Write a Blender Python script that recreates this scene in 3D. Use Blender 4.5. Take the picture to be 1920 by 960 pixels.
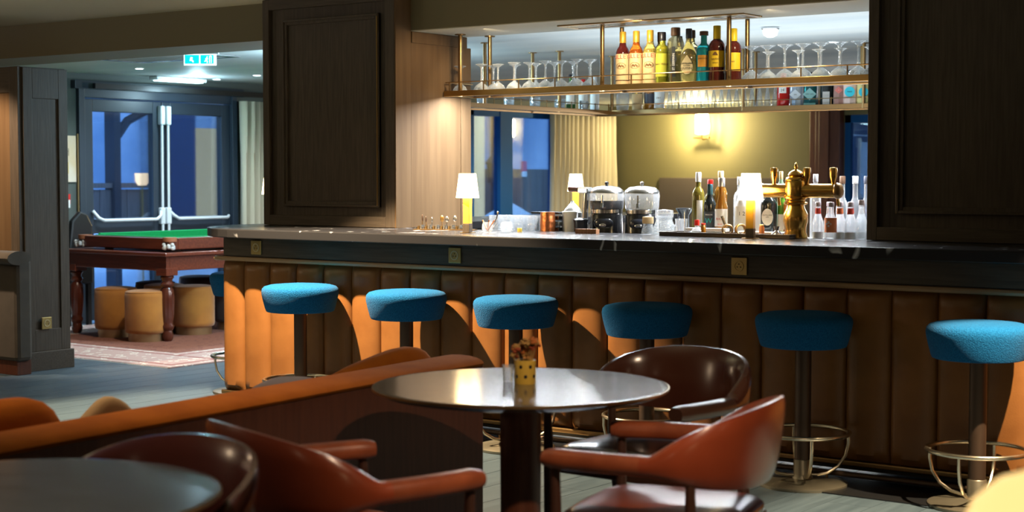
import bpy, bmesh, math, random
from math import pi, sin, cos, atan2, radians
from mathutils import Vector, Matrix
random.seed(7)
S = bpy.context.scene
C = S.collection
for o in list(bpy.data.objects): bpy.data.objects.remove(o)

# ------------------------------------------------------------------ camera
cd = bpy.data.cameras.new('camera'); cam = bpy.data.objects.new('camera', cd); C.objects.link(cam)
cam.location = (0, 0, 1.424); cam.rotation_euler = (pi/2 - 0.0504, 0, 0.6357)
cd.sensor_width = 36; cd.lens = 56.25; cd.clip_start = .05
cd.dof.use_dof = True; cd.dof.focus_distance = 8.9; cd.dof.aperture_fstop = 3.3
S.camera = cam
S.view_settings.view_transform = 'Standard'; S.view_settings.look = 'None'
S.view_settings.gamma = 1; S.view_settings.use_curve_mapping = False
S.view_settings.exposure = 0.48
S.cycles.max_bounces = 8; S.cycles.diffuse_bounces = 3; S.cycles.glossy_bounces = 4
S.cycles.transparent_max_bounces = 24; S.cycles.transmission_bounces = 8
S.cycles.sample_clamp_indirect = 4; S.cycles.caustics_reflective = False; S.cycles.caustics_refractive = False
# ------------------------------------------------------------------ sky at dusk
W = bpy.data.worlds.new('dusk'); S.world = W; W.use_nodes = True
wn = W.node_tree.nodes; wl = W.node_tree.links
bg = wn['Background']; bg.inputs[0].default_value = (.24, .46, .80, 1); bg.inputs[1].default_value = 4.2

# ------------------------------------------------------------------ lights
def light(kind, name, loc, power, color=(1, .8, .55), size=.1, size_y=None, rot=(0, 0, 0), spot=None, blend=.4, aim=None):
    l = bpy.data.lights.new(name, kind); l.energy = power; l.color = color
    o = bpy.data.objects.new(name, l); C.objects.link(o); o.location = loc; o.rotation_euler = rot
    if kind == 'AREA':
        l.size = size
        if size_y: l.shape = 'RECTANGLE'; l.size_y = size_y
    else: l.shadow_soft_size = size
    if kind == 'SPOT': l.spot_size = radians(spot); l.spot_blend = blend
    if aim:
        d = Vector(aim) - Vector(loc); o.rotation_euler = d.to_track_quat('-Z', 'Y').to_euler()
    return o
WARM = (1, .66, .34); NEUT = (1, .86, .70); COOL = (.72, .87, 1)
# ceiling spots over the bar front
light('SPOT', 'spot_lamp', (-6.42, 5.97, 2.545), 1250, (1, .74, .45), .02, spot=92, blend=.25, aim=(-6.12, 6.15, 0))
light('SPOT', 'spot_lamp', (-1.4, 5.97, 2.545), 1050, (1, .74, .45), .02, spot=66, blend=.25, aim=(-1.6, 6.15, 0))
# lounge: spots over the sofa and the tables, unseen fill lights added for ambience
light('SPOT', 'spot_lamp', (-4.6, 3.3, 2.545), 70, (1, .66, .36), .04, spot=62, blend=.8, aim=(-4.1, 3.5, 0))
light('SPOT', 'spot_lamp', (-1.0, 2.7, 2.545), 260, (1, .72, .48), .05, spot=60, blend=.8, aim=(-2.3, 3.8, .6))
light('SPOT', 'spot_lamp', (-9.95, 6.2, 2.545), 230, (1, .72, .48), .03, spot=54, blend=.6, aim=(-9.95, 7.2, 1.2))
for x, y, z, pw in ((-7.5, 1.0, 1.7, 26), (-1.5, -2.5, 1.7, 9), (1.8, 3.0, 1.7, 4), (-11.3, 4.5, 1.7, 26)):
    light('POINT', 'lounge_fill', (x, y, z), pw, (1, .72, .46), .18)  # added unseen points that raise the ambient light, without fixtures
for x, y, pw in ((-8.5, 4.2, 34), (-4.0, 3.2, 8)):
    light('AREA', 'ceiling_fill', (x, y, 1.9), pw, (1, .86, .62), 1.2, 1.2, rot=(pi, 0, 0))  # added unseen up lights that brighten the lounge ceiling
light('SPOT', 'spot_lamp', (-3.3, 1.9, 2.545), 45, (.85, .88, 1), .05, spot=46, blend=.8, aim=(-2.95, 2.2, .7))  # added cool spot that brightens the lower left table
# snooker room
light('SPOT', 'spot_lamp', (-11.454, 9.79, 2.38), 90, (.75, .9, 1), .04, spot=150, blend=.8)
light('SPOT', 'spot_lamp', (-11.3, 11.13, 2.38), 90, (.75, .9, 1), .04, spot=150, blend=.8)
light('POINT', 'door_head_lamp', (-11.95, 10.95, 2.22), 12, (.55, .85, 1), .03)
light('POINT', 'snooker_fill', (-8.6, 9.5, 2.1), 110, (.52, .82, 1), .1)  # added cool fill hidden behind the pier, brightens the snooker room
light('SPOT', 'spot_lamp', (-9.6, 8.6, 2.28), 80, (1, .86, .66), .04, spot=100, blend=.8, aim=(-10.4, 8.7, 0))
# inside the bar: strips tucked behind the shelf rails, spots
light('AREA', 'shelf_strip_lamp', (-4.85, 7.95, 1.9265), 150, (.90, .95, 1), 2.9, .035)
light('AREA', 'shelf_strip_lamp', (-4.9, 11.11, 1.9265), 110, (.92, .96, 1), 4.2, .035)
light('AREA', 'shelf_strip_lamp', (-7.22, 9.7, 1.9265), 50, (.92, .96, 1), .035, 2.6)
light('AREA', 'bar_ceiling_fill', (-4.9, 9.6, 1.62), 34, (.80, .91, 1), 3.2, 1.4, rot=(pi, 0, 0))  # added unseen up light in mid-air, brightens the ceiling behind the bar
for x, y in ((-5.09, 9.6), (-6.2, 9.0), (-3.9, 9.3)):
    light('SPOT', 'spot_lamp', (x, y, 2.38), 60, (1, .95, .88), .03, spot=150, blend=.7)
for x in (-5.9, -4.9, -4.0):
    light('SPOT', 'soffit_spot', (x, 7.72, 2.30), 15, (1, .84, .58), .02, spot=120, blend=.6, aim=(x-.1, 8.1, 1.9))
light('SPOT', 'pier_wash_lamp', (-5.75, 7.75, 2.29), 15, (1, .74, .44), .03, spot=120, blend=.6, aim=(-6.4, 7.65, 1.5))
for x, y in ((-11.0, 15.5), (-8.0, 16.0)):
    light('SPOT', 'spot_lamp', (x, y, 2.38), 190, (1, .9, .68), .05, spot=160, blend=.7)
light('POINT', 'far_room_lamp', (-5.0, 14.5, 1.7), 90, (.95, .95, 1), .2)

# ------------------------------------------------------------------ materials
def nm(name):
    m = bpy.data.materials.new(name); m.use_nodes = True
    return m, m.node_tree.nodes, m.node_tree.links, m.node_tree.nodes['Principled BSDF']
def rgba(c): return (c[0], c[1], c[2], 1)
def mat(name, col, rough=.5, metal=0, col2=None, scale=20, stretch=(1, 1, 1), bump=0, bscale=None, coat=0, sheen=0,
        trans=0, emit=None, es=0, detail=4, spec=.5, ior=1.45, fac=(.35, .65), rvar=0):
    m, n, l, b = nm(name)
    b.inputs['Base Color'].default_value = rgba(col); b.inputs['Roughness'].default_value = rough
    b.inputs['Metallic'].default_value = metal; b.inputs['Specular IOR Level'].default_value = spec
    b.inputs['Coat Weight'].default_value = coat; b.inputs['Coat Roughness'].default_value = .15
    b.inputs['Sheen Weight'].default_value = sheen; b.inputs['Transmission Weight'].default_value = trans
    b.inputs['IOR'].default_value = ior
    if emit: b.inputs['Emission Color'].default_value = rgba(emit); b.inputs['Emission Strength'].default_value = es
    if col2 or bump or rvar:
        tc = n.new('ShaderNodeTexCoord'); mp = n.new('ShaderNodeMapping'); mp.inputs['Scale'].default_value = stretch
        l.new(tc.outputs['Object'], mp.inputs[0])
        nz = n.new('ShaderNodeTexNoise'); nz.inputs['Scale'].default_value = scale; nz.inputs['Detail'].default_value = detail
        l.new(mp.outputs[0], nz.inputs['Vector'])
        if col2:
            r = n.new('ShaderNodeValToRGB'); r.color_ramp.elements[0].position = fac[0]; r.color_ramp.elements[1].position = fac[1]
            r.color_ramp.elements[0].color = rgba(col); r.color_ramp.elements[1].color = rgba(col2)
            l.new(nz.outputs['Fac'], r.inputs[0]); l.new(r.outputs[0], b.inputs['Base Color'])
        if rvar:
            mr = n.new('ShaderNodeMapRange'); mr.inputs[3].default_value = rough - rvar; mr.inputs[4].default_value = rough + rvar
            l.new(nz.outputs['Fac'], mr.inputs[0]); l.new(mr.outputs[0], b.inputs['Roughness'])
        if bump:
            nb = nz
            if bscale:
                nb = n.new('ShaderNodeTexNoise'); nb.inputs['Scale'].default_value = bscale; nb.inputs['Detail'].default_value = 3
                l.new(mp.outputs[0], nb.inputs['Vector'])
            bp = n.new('ShaderNodeBump'); bp.inputs['Strength'].default_value = bump; bp.inputs['Distance'].default_value = .01
            l.new(nb.outputs['Fac'], bp.inputs['Height']); l.new(bp.outputs[0], b.inputs['Normal'])
    return m
def thin_glass(name, tint=(1, 1, 1), refl=.9, rough=.02, haze=.0, hcol=(1, 1, 1), facet=0):
    m, n, l, b = nm(name); n.remove(b)
    out = n['Material Output']; t = n.new('ShaderNodeBsdfTransparent'); t.inputs[0].default_value = rgba(tint)
    g = n.new('ShaderNodeBsdfGlossy'); g.inputs['Roughness'].default_value = rough; g.inputs[0].default_value = (refl, refl, refl, 1)
    lw = n.new('ShaderNodeLayerWeight'); lw.inputs[0].default_value = .35
    mr = n.new('ShaderNodeMapRange'); mr.inputs[3].default_value = .06; mr.inputs[4].default_value = .75
    l.new(lw.outputs['Fresnel'], mr.inputs[0])
    if facet:
        tc = n.new('ShaderNodeTexCoord'); vo = n.new('ShaderNodeTexVoronoi'); vo.inputs['Scale'].default_value = facet
        l.new(tc.outputs['Object'], vo.inputs['Vector']); bp = n.new('ShaderNodeBump'); bp.inputs['Distance'].default_value = .004; bp.inputs['Strength'].default_value = .9
        l.new(vo.outputs['Distance'], bp.inputs['Height']); l.new(bp.outputs[0], g.inputs['Normal']); l.new(bp.outputs[0], lw.inputs['Normal'])
    x = n.new('ShaderNodeMixShader'); l.new(mr.outputs[0], x.inputs[0]); l.new(t.outputs[0], x.inputs[1]); l.new(g.outputs[0], x.inputs[2])
    if haze:
        d = n.new('ShaderNodeBsdfTranslucent'); d.inputs[0].default_value = rgba(hcol)
        d2 = n.new('ShaderNodeBsdfDiffuse'); d2.inputs[0].default_value = rgba(hcol)
        a = n.new('ShaderNodeMixShader'); l.new(d.outputs[0], a.inputs[1]); l.new(d2.outputs[0], a.inputs[2])
        y = n.new('ShaderNodeMixShader'); y.inputs[0].default_value = haze
        l.new(x.outputs[0], y.inputs[1]); l.new(a.outputs[0], y.inputs[2]); x = y
    l.new(x.outputs[0], out.inputs[0]); return m
def marble():
    m, n, l, b = nm('black_marble'); b.inputs['Roughness'].default_value = .24; b.inputs['Specular IOR Level'].default_value = .22
    tc = n.new('ShaderNodeTexCoord'); mp = n.new('ShaderNodeMapping'); mp.inputs['Scale'].default_value = (1, .5, .35)
    mp.inputs['Rotation'].default_value = (0, .25, .3)
    l.new(tc.outputs['Object'], mp.inputs[0])
    a = n.new('ShaderNodeTexNoise'); a.inputs['Scale'].default_value = 5; a.inputs['Detail'].default_value = 2
    l.new(mp.outputs[0], a.inputs['Vector'])
    s = n.new('ShaderNodeMath'); s.operation = 'SUBTRACT'; s.inputs[1].default_value = .5; l.new(a.outputs['Fac'], s.inputs[0])
    ab = n.new('ShaderNodeMath'); ab.operation = 'ABSOLUTE'; l.new(s.outputs[0], ab.inputs[0])
    r = n.new('ShaderNodeValToRGB'); r.color_ramp.elements[0].position = .0; r.color_ramp.elements[1].position = .03
    r.color_ramp.elements[0].color = (1, 1, 1, 1); r.color_ramp.elements[1].color = (0, 0, 0, 1); l.new(ab.outputs[0], r.inputs[0])
    k = n.new('ShaderNodeTexNoise'); k.inputs['Scale'].default_value = 7; l.new(tc.outputs['Object'], k.inputs['Vector'])
    kr = n.new('ShaderNodeValToRGB'); kr.color_ramp.elements[0].position = .565; kr.color_ramp.elements[1].position = .60
    l.new(k.outputs['Fac'], kr.inputs[0])
    mu = n.new('ShaderNodeMath'); mu.operation = 'MULTIPLY'; l.new(r.outputs[0], mu.inputs[0]); l.new(kr.outputs[0], mu.inputs[1])
    mx = n.new('ShaderNodeMix'); mx.data_type = 'RGBA'; mx.inputs[6].default_value = (.018, .018, .020, 1); mx.inputs[7].default_value = (.42, .43, .46, 1)
    l.new(mu.outputs[0], mx.inputs[0]); l.new(mx.outputs[2], b.inputs['Base Color']); return m
def rugmat(name, cols, scale):
    m, n, l, b = nm(name); b.inputs['Roughness'].default_value = .95
    tc = n.new('ShaderNodeTexCoord')
    v = n.new('ShaderNodeTexVoronoi'); v.inputs['Scale'].default_value = scale; v.distance = 'MANHATTAN'; l.new(tc.outputs['Object'], v.inputs['Vector'])
    nz = n.new('ShaderNodeTexNoise'); nz.inputs['Scale'].default_value = scale*1.7; nz.inputs['Detail'].default_value = 3; l.new(tc.outputs['Object'], nz.inputs['Vector'])
    ad = n.new('ShaderNodeMath'); ad.operation = 'ADD'; l.new(v.outputs['Distance'], ad.inputs[0]); l.new(nz.outputs['Fac'], ad.inputs[1])
    r = n.new('ShaderNodeValToRGB'); r.color_ramp.interpolation = 'CONSTANT'
    e = r.color_ramp.elements; e[0].position = 0; e[0].color = rgba(cols[0]); e[1].position = .62; e[1].color = rgba(cols[1])
    for p, c in ((.74, cols[2]), (.84, cols[0]), (.98, cols[3]), (1.0, cols[1])):
        q = e.new(p); q.color = rgba(c)
    l.new(ad.outputs[0], r.inputs[0]); l.new(r.outputs[0], b.inputs['Base Color']); return m

DW = dict(spec=.3, rough=.55, scale=14, bump=.10, detail=6)
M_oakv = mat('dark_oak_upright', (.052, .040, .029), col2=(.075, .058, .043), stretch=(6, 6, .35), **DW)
M_oakh = mat('dark_oak_crosswise', (.052, .040, .029), col2=(.075, .058, .043), stretch=(.35, 6, 6), **DW)
M_oaklit = mat('lit_oak_upright', (.090, .053, .025), col2=(.110, .067, .033), stretch=(5, 5, .3), rough=.7, scale=5, bump=.04, spec=.15)  # lighter copy of the dark oak, with lamp light put into its colour
M_marble = marble()
M_leather = mat('caramel_leather', (.175, .069, .019), rough=.36, col2=(.225, .094, .027), scale=5, bump=.05, bscale=160, spec=.4)
M_brass = mat('aged_brass', (.42, .27, .10), rough=.32, metal=1)
M_bronze = mat('brushed_bronze', (.30, .19, .085), rough=.36, metal=1)
M_gold = mat('polished_brass', (.66, .38, .09), rough=.24, metal=1)
M_tan = mat('tan_trim', (.30, .19, .10), rough=.4)
M_felt = mat('blue_wool', (.002, .078, .22), rough=.95, col2=(.007, .115, .30), scale=160, bump=.6, bscale=220, sheen=.04, detail=2, spec=.15)
M_pole = mat('brown_steel', (.07, .045, .032), rough=.42, metal=.6)
M_nickel = mat('aged_nickel', (.64, .58, .46), rough=.27, metal=1)
M_base = mat('dull_bronze_plate', (.21, .195, .15), rough=.4, metal=.8, col2=(.27, .25, .19), scale=6)
M_chair = mat('oxblood_leather', (.15, .028, .010), rough=.30, col2=(.20, .038, .014), scale=4, bump=.03, bscale=120, coat=.2)
M_chairwood = mat('red_brown_wood', (.15, .036, .014), rough=.34, col2=(.21, .055, .022), scale=12, stretch=(1, 1, 1), coat=.2)
M_legwood = mat('dark_chair_wood', (.035, .014, .009), rough=.4)
M_darkchair = mat('dark_brown_leather', (.045, .013, .008), rough=.22, col2=(.06, .022, .013), scale=4, coat=.25)
M_darkwood = mat('dark_arm_wood', (.045, .020, .013), rough=.33, coat=.2)
M_tabletop = mat('dark_lacquered_wood', (.075, .066, .055), rough=.14, spec=.4, col2=(.10, .09, .078), scale=5, stretch=(1, 7, 1), rvar=.03)
M_walnut = mat('walnut', (.065, .018, .008), rough=.45, col2=(.09, .027, .012), scale=8, stretch=(6, 6, .5))
M_orange = mat('rust_velvet', (.30, .085, .010), rough=.9, col2=(.37, .11, .012), scale=7, spec=.1, bump=.08, bscale=90)
M_brownvel = mat('dark_brown_velvet', (.055, .022, .012), rough=.85, sheen=.2)
M_ochre = mat('ochre_velvet', (.44, .18, .024), rough=.85, col2=(.34, .13, .018), scale=6, sheen=.35)
M_darkpouf = mat('dark_velvet', (.045, .022, .014), rough=.85, sheen=.2)
M_greyvel = mat('taupe_velvet', (.048, .038, .028), rough=.9, col2=(.060, .048, .036), scale=8, sheen=.1)
M_mahog = mat('mahogany', (.10, .022, .010), rough=.28, col2=(.15, .035, .015), scale=9, stretch=(.5, 6, 6), coat=.4)
M_mahogleg = mat('turned_mahogany', (.085, .020, .010), rough=.25, coat=.4)
M_baize = mat('green_baize', (.0, .26, .075), rough=.9, col2=(.0, .30, .09), scale=60)
M_net = mat('white_pocket_net', (.55, .58, .58), rough=.8, bump=.5, scale=90)
M_floor = mat('grey_floorboard', (.060, .092, .12), rough=.32, col2=(.085, .125, .16), scale=5, stretch=(5, .4, 5), bump=.06, rvar=.08)
M_floor2 = mat('grey_floor', (.10, .12, .13), rough=.4)
M_olive = mat('olive_paint', (.145, .125, .072), rough=.7, bump=.03, scale=120)
M_cream = mat('cream_ceiling_paint', (.46, .43, .33), rough=.7, col2=(.46, .44, .38), scale=1.5)
M_ceil = mat('dim_ceiling_paint', (.42, .41, .32), rough=.8)
M_greyceil = mat('grey_white_ceiling_paint', (.38, .41, .41), rough=.6, col2=(.50, .51, .48), scale=1.2, stretch=(.4, 2, 1))
M_sage = mat('grey_green_paint', (.085, .10, .09), rough=.7)
M_dark = mat('black_plinth', (.010, .010, .010), rough=.35)
M_blueframe = mat('blue_grey_frame', (.028, .040, .056), rough=.42)
M_blue2 = mat('bright_blue_frame', (.006, .07, .22), rough=.7, spec=.2)
M_white = mat('white_enamel', (.75, .80, .82), rough=.3)
M_whitep = mat('white_paper', (.78, .78, .75), rough=.6)
M_steel = mat('stainless_steel', (.62, .63, .64), rough=.22, metal=1)
M_curtain = mat('cream_linen', (.52, .46, .33), rough=.9, bump=.1, scale=150)
M_pane = thin_glass('window_glass', (.93, .97, 1), refl=.8, rough=.01)
M_glass = thin_glass('clear_glass', (.97, .98, .99), refl=1, rough=.03, haze=.14, hcol=(.95, .97, 1))
M_cut = thin_glass('cut_glass', (.90, .93, .95), refl=1, rough=.05, haze=.22, hcol=(.95, .98, 1), facet=110)  # white haze mixed in to stand for the sparkle of cut glass
M_shade = mat('lit_lamp_shade', (.9, .8, .6), rough=.8, emit=(1, .74, .36), es=13)
M_stem = mat('amber_lamp_stem', (.75, .42, .05), rough=.3, coat=.5)
M_dome = mat('lit_cream_dome', (.85, .62, .30), rough=.3, emit=(1, .66, .24), es=.95)
M_lamp = mat('downlight_lens', (1, 1, 1), emit=(1, .95, .85), es=14)
M_coollamp = mat('cool_downlight_lens', (1, 1, 1), emit=(.85, .96, 1), es=14)
M_led = mat('led_strip_lens', (1, 1, 1), emit=(.92, .97, 1), es=5)
M_warmled = mat('warm_lens', (1, 1, 1), emit=(1, .85, .55), es=9)
M_black = mat('black_plastic', (.012, .013, .016), rough=.25, coat=.5)
M_smoke = mat('dark_tinted_plastic', (.03, .035, .05), rough=.12, coat=.5)
M_exit = mat('lit_exit_green', (.0, .35, .35), emit=(0, .52, .56), es=1.1)
M_exitw = mat('lit_exit_white', (1, 1, 1), emit=(.85, 1, 1), es=1.2)
M_plate = mat('gold_socket_plate', (.42, .30, .11), rough=.38, metal=.55)
M_hole = mat('black_hole', (.01, .01, .01), rough=.8)
M_pot = mat('yellow_glaze', (.50, .33, .05), rough=.35, coat=.4)
M_petal = mat('dried_orange_flower', (.34, .10, .02), rough=.9)
M_petal2 = mat('dried_ochre_flower', (.30, .17, .05), rough=.9)
M_petal3 = mat('dried_rust_flower', (.22, .04, .012), rough=.9)
M_snow = mat('blue_snow', (.62, .74, .88), rough=.8, col2=(.36, .48, .66), scale=1.3)
M_timber = mat('dark_outdoor_timber', (.02, .025, .04), rough=.8)
M_facade = mat('blue_grey_facade', (.14, .22, .36), rough=.8, col2=(.34, .42, .55), scale=.9)
M_fence = mat('weathered_board', (.10, .085, .09), rough=.8, col2=(.14, .12, .12), scale=8, stretch=(6, 6, .4))
M_litroom = mat('lit_room_wall', (.5, .45, .3), emit=(.62, .60, .42), es=.75)  # glow in the wall colour stands in for light inside the room
M_canvas = mat('pale_blue_canvas', (.6, .72, .85), rough=.8, emit=(.5, .7, 1), es=.05)  # faint emission stands in for dusk light on the cloth

# ------------------------------------------------------------------ mesh tools
class M:
    def __init__(s): s.v = []; s.f = []; s.sm = []
    def add(s, vs, fs, sm=False):
        b = len(s.v); s.v += [tuple(p) for p in vs]; s.f += [tuple(b+i for i in f) for f in fs]; s.sm += [sm]*len(fs); return s
    def box(s, x0, x1, y0, y1, z0, z1):
        v = [(x, y, z) for z in (z0, z1) for y in (y0, y1) for x in (x0, x1)]
        return s.add(v, [(0, 2, 3, 1), (4, 5, 7, 6), (0, 1, 5, 4), (2, 6, 7, 3), (0, 4, 6, 2), (1, 3, 7, 5)])
    def obox(s, c, sx, sy, sz, mt):
        b = len(s.v); s.box(-sx/2, sx/2, -sy/2, sy/2, -sz/2, sz/2)
        for i in range(b, len(s.v)): s.v[i] = tuple(Vector(c) + mt @ Vector(s.v[i]))
        return s
    def lathe(s, prof, n=24, c=(0, 0, 0), cap=True, flute=0, fl=None):
        vs = []; fs = []
        for (r, z) in prof:
            for k in range(n):
                a = 2*pi*k/n; rr = r
                if flute and fl[0] <= z <= fl[1]: rr = r*(1 - flute*(k % 2))
                vs.append((c[0]+rr*cos(a), c[1]+rr*sin(a), c[2]+z))
        m = len(prof)
        for i in range(m-1):
            for k in range(n): fs.append((i*n+k, i*n+(k+1) % n, (i+1)*n+(k+1) % n, (i+1)*n+k))
        s.add(vs, fs, True)
        if cap:
            b = len(s.v) - len(vs)
            if prof[0][0] > 1e-4: s.f.append(tuple(b+k for k in reversed(range(n)))); s.sm.append(False)
            if prof[-1][0] > 1e-4: s.f.append(tuple(b+(m-1)*n+k for k in range(n))); s.sm.append(False)
        return s
    def cyl(s, c, r, h, n=20, r2=None): return s.lathe([(r, 0), (r if r2 is None else r2, h)], n, c)
    def tube(s, pts, r, n=8, closed=False):
        P = [Vector(p) for p in pts]; m = len(P); R = r if hasattr(r, '__len__') else [r]*m; vs = []; fs = []
        up = None
        for i, p in enumerate(P):
            t = ((P[(i+1) % m] - P[i-1]) if closed else (P[min(i+1, m-1)] - P[max(i-1, 0)])).normalized()
            if up is None:
                up = Vector((0, 0, 1)) if abs(t.z) < .9 else Vector((1, 0, 0))
            a = t.cross(up).normalized(); b = a.cross(t).normalized(); up = b
            for k in range(n):
                q = 2*pi*k/n; vs.append(p + a*R[i]*cos(q) + b*R[i]*sin(q))
        for i in range(m if closed else m-1):
            j = (i+1) % m
            for k in range(n): fs.append((i*n+k, j*n+k, j*n+(k+1) % n, i*n+(k+1) % n))
        s.add(vs, fs, True)
        if not closed:
            b = len(s.v)-len(vs); s.f.append(tuple(b+k for k in range(n))); s.sm.append(False)
            s.f.append(tuple(b+(m-1)*n+k for k in reversed(range(n)))); s.sm.append(False)
        return s
    def loft(s, secs, cap=True):
        n = len(secs[0]); vs = [p for q in secs for p in q]; fs = []
        for i in range(len(secs)-1):
            for k in range(n): fs.append((i*n+k, i*n+(k+1) % n, (i+1)*n+(k+1) % n, (i+1)*n+k))
        s.add(vs, fs, True)
        if cap:
            b = len(s.v)-len(vs); s.f.append(tuple(b+k for k in reversed(range(n)))); s.sm.append(True)
            s.f.append(tuple(b+(len(secs)-1)*n+k for k in range(n))); s.sm.append(True)
        return s
    def prism(s, poly, y0, y1, axis='y'):
        n = len(poly)
        def P(a, b, t): return (a, t, b) if axis == 'y' else ((t, a, b) if axis == 'x' else (a, b, t))
        vs = [P(a, b, y0) for a, b in poly] + [P(a, b, y1) for a, b in poly]
        return s.add(vs, [tuple(range(n)), tuple(reversed(range(n, 2*n)))] + [(k, n+k, n+(k+1) % n, (k+1) % n) for k in range(n)])
    def pillow(s, c, sx, sy, sz, n=10, p=3.2, mt=None, pinch=.0):
        # superellipsoid cushion
        vs = []; fs = []; nu = n*2
        def pw(a, e): return math.copysign(abs(a)**e, a)
        for i in range(n+1):
            ph = -pi/2 + pi*i/n
            for k in range(nu):
                th = 2*pi*k/nu; e = 2/p
                q = Vector((sx*pw(cos(ph), e)*pw(cos(th), e), sy*pw(cos(ph), e)*pw(sin(th), e), sz*pw(sin(ph), .9)))
                if mt: q = mt @ q
                vs.append(Vector(c)+q)
        for i in range(n):
            for k in range(nu): fs.append((i*nu+k, i*nu+(k+1) % nu, (i+1)*nu+(k+1) % nu, (i+1)*nu+k))
        return s.add(vs, fs, True)
    def mesh(s, name):
        me = bpy.data.meshes.new(name); me.from_pydata(s.v, [], s.f); me.polygons.foreach_set('use_smooth', s.sm); me.update()
        bm = bmesh.new(); bm.from_mesh(me); bmesh.ops.recalc_face_normals(bm, faces=bm.faces); bm.to_mesh(me); bm.free()
        if any(s.sm): me.set_sharp_from_angle(angle=radians(42))
        return me
def obj(name, geo, m, parent=None, bevel=0, loc=None, rz=0, label=None):
    me = geo if isinstance(geo, bpy.types.Mesh) else geo.mesh(name)
    if m is not None and len(me.materials) == 0: me.materials.append(m)
    o = bpy.data.objects.new(name, me); C.objects.link(o)
    if parent: o.parent = parent
    if loc: o.location = loc
    if rz: o.rotation_euler = (0, 0, rz)
    if bevel:
        b = o.modifiers.new('bevel', 'BEVEL'); b.width = bevel; b.segments = 2; b.limit_method = 'ANGLE'; b.harden_normals = False
    if label: o['label'] = label
    return o
def thing(name, label, cat, loc=(0, 0, 0), rz=0, group=None):
    o = bpy.data.objects.new(name, None); C.objects.link(o); o.empty_display_size = .1
    o.location = loc; o.rotation_euler = (0, 0, rz); return tag(o, label, cat, group)
def tag(o, label, cat, group=None):
    o['label'] = label; o['category'] = cat
    if group: o['group'] = group
    return o
def struct(name, geo, m, bevel=0, label=None, parent=None):
    o = obj(name, geo, m, parent, bevel); o['kind'] = 'structure'
    if label: o['label'] = label
    return o
def copy_tree(o, parent=None):
    c = o.copy(); C.objects.link(c); c.parent = parent
    for ch in list(o.children): copy_tree(ch, c)
    return c
FONT = {}
def text(name, s, size, m, parent, r=None, at=(0, 0, 0), rot=0, ext=.0004, thick=0, ax='xz'):
    """flat print: letters in the local xz plane facing -y, bent round a cylinder of radius r when given"""
    cu = bpy.data.curves.new('t', 'FONT'); cu.body = s; cu.size = size; cu.align_x = 'CENTER'; cu.align_y = 'CENTER'; cu.extrude = ext; cu.offset = thick
    cu.resolution_u = 2
    t = bpy.data.objects.new('t', cu); C.objects.link(t); bpy.context.view_layer.update()
    me = bpy.data.meshes.new_from_object(t.evaluated_get(bpy.context.evaluated_depsgraph_get()))
    bpy.data.objects.remove(t)
    for v in me.vertices:
        x, y, z = v.co
        if rot: x, y = x*cos(rot)-y*sin(rot), x*sin(rot)+y*cos(rot)
        x += at[0]; zz = y + at[2]
        if r:
            a = x/r; v.co = ((r+z)*sin(a), -(r+z)*cos(a)+0, zz)
        else: v.co = (x, at[1]-z, zz)
    me.materials.clear()
    return obj(name, me, m, parent)

# ================================================================== STRUCTURE
XW, YF = -12.45, 19.2
struct('floor', M().box(-13.0, 3.2, -4.2, YF+.2, -.06, -.012), M_floor2, label='grey floor')
fl = bpy.data.objects['floor']
pm = [M().box(-.098, .098, -L/2+.001, L/2-.001, -.012, 0).mesh('floorboard') for L in (1.8,)]
pm[0].materials.append(M_floor)
n = 0
for i in range(62):
    x = -12.3 + i*.2
    off = (i*.67) % 1.8
    for j in range(7):
        y = 1.0 + off + j*1.8
        # only boards the photo shows
        rt = x*.8047 + y*.5937; dz = -.5937*x + .8047*y
        if dz < 2.5: continue
        px = 960 + 3000*rt/dz; py = 329 + 1.424*3000/dz
        if -200 < px < 2050 and py < 1150 and n < 298 and y < 12.2:
            o = obj('floorboard', pm[0], None, fl, loc=(x, y, 0)); n += 1
# boards further off, joined
mb = M(); mb.box(-12.45, 3, YF-.01, YF, -.012, -.001)
struct('ceiling', M().box(-13, 3.2, -4.2, 7.6, 2.56, 2.66), M_ceil, label='dim cream ceiling of the lounge')
struct('ceiling_1', M().box(-13, 3.2, 8.15, YF+.2, 2.40, 2.5), M_greyceil, label='grey white ceiling behind the bar')
struct('trim_1', M().box(-13, 3.2, 7.6, 8.15, 2.3155, 2.66), M_olive, label='olive beam over the bar opening')
struct('trim_2', M().box(-6.388, -3.31, 7.602, 8.152, 2.31, 2.3155), M_cream, label='cream soffit of the beam')
struct('wall_right', M().box(3.05, 3.2, -4.2, YF+.2, -.06, 2.66), M_olive)
struct('wall_back', M().box(-13, 3.2, -4.35, -4.2, -.06, 2.66), M_olive)
struct('wall_far', M().box(-13, -8.84, YF, YF+.15, -.012, 2.5).box(-6.2, 3.2, YF, YF+.15, -.012, 2.5).box(-8.84, -6.2, YF, YF+.15, 2.2, 2.5).box(-8.84, -6.2, YF, YF+.15, -.012, .5),
       mat('olive_far_wall_paint', (.13, .115, .05), rough=.75), label='olive wall with a lit sconce')
struct('trim_3', M().box(-11.6, -9.3, YF-.03, YF, .0, 1.39), mat('brown_grey_panel', (.065, .05, .04), rough=.7), .005, label='low brown wall panel')
struct('trim_4', M().box(-9.18, -8.84, YF-.14, YF, 0, 2.4).box(-9.12, -8.98, YF-.17, YF-.14, .1, 2.3).box(-9.3, -9.18, YF-.06, YF, 0, 2.4), M_walnut, .006, label='dark wooden pilaster beside the far window')
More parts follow.
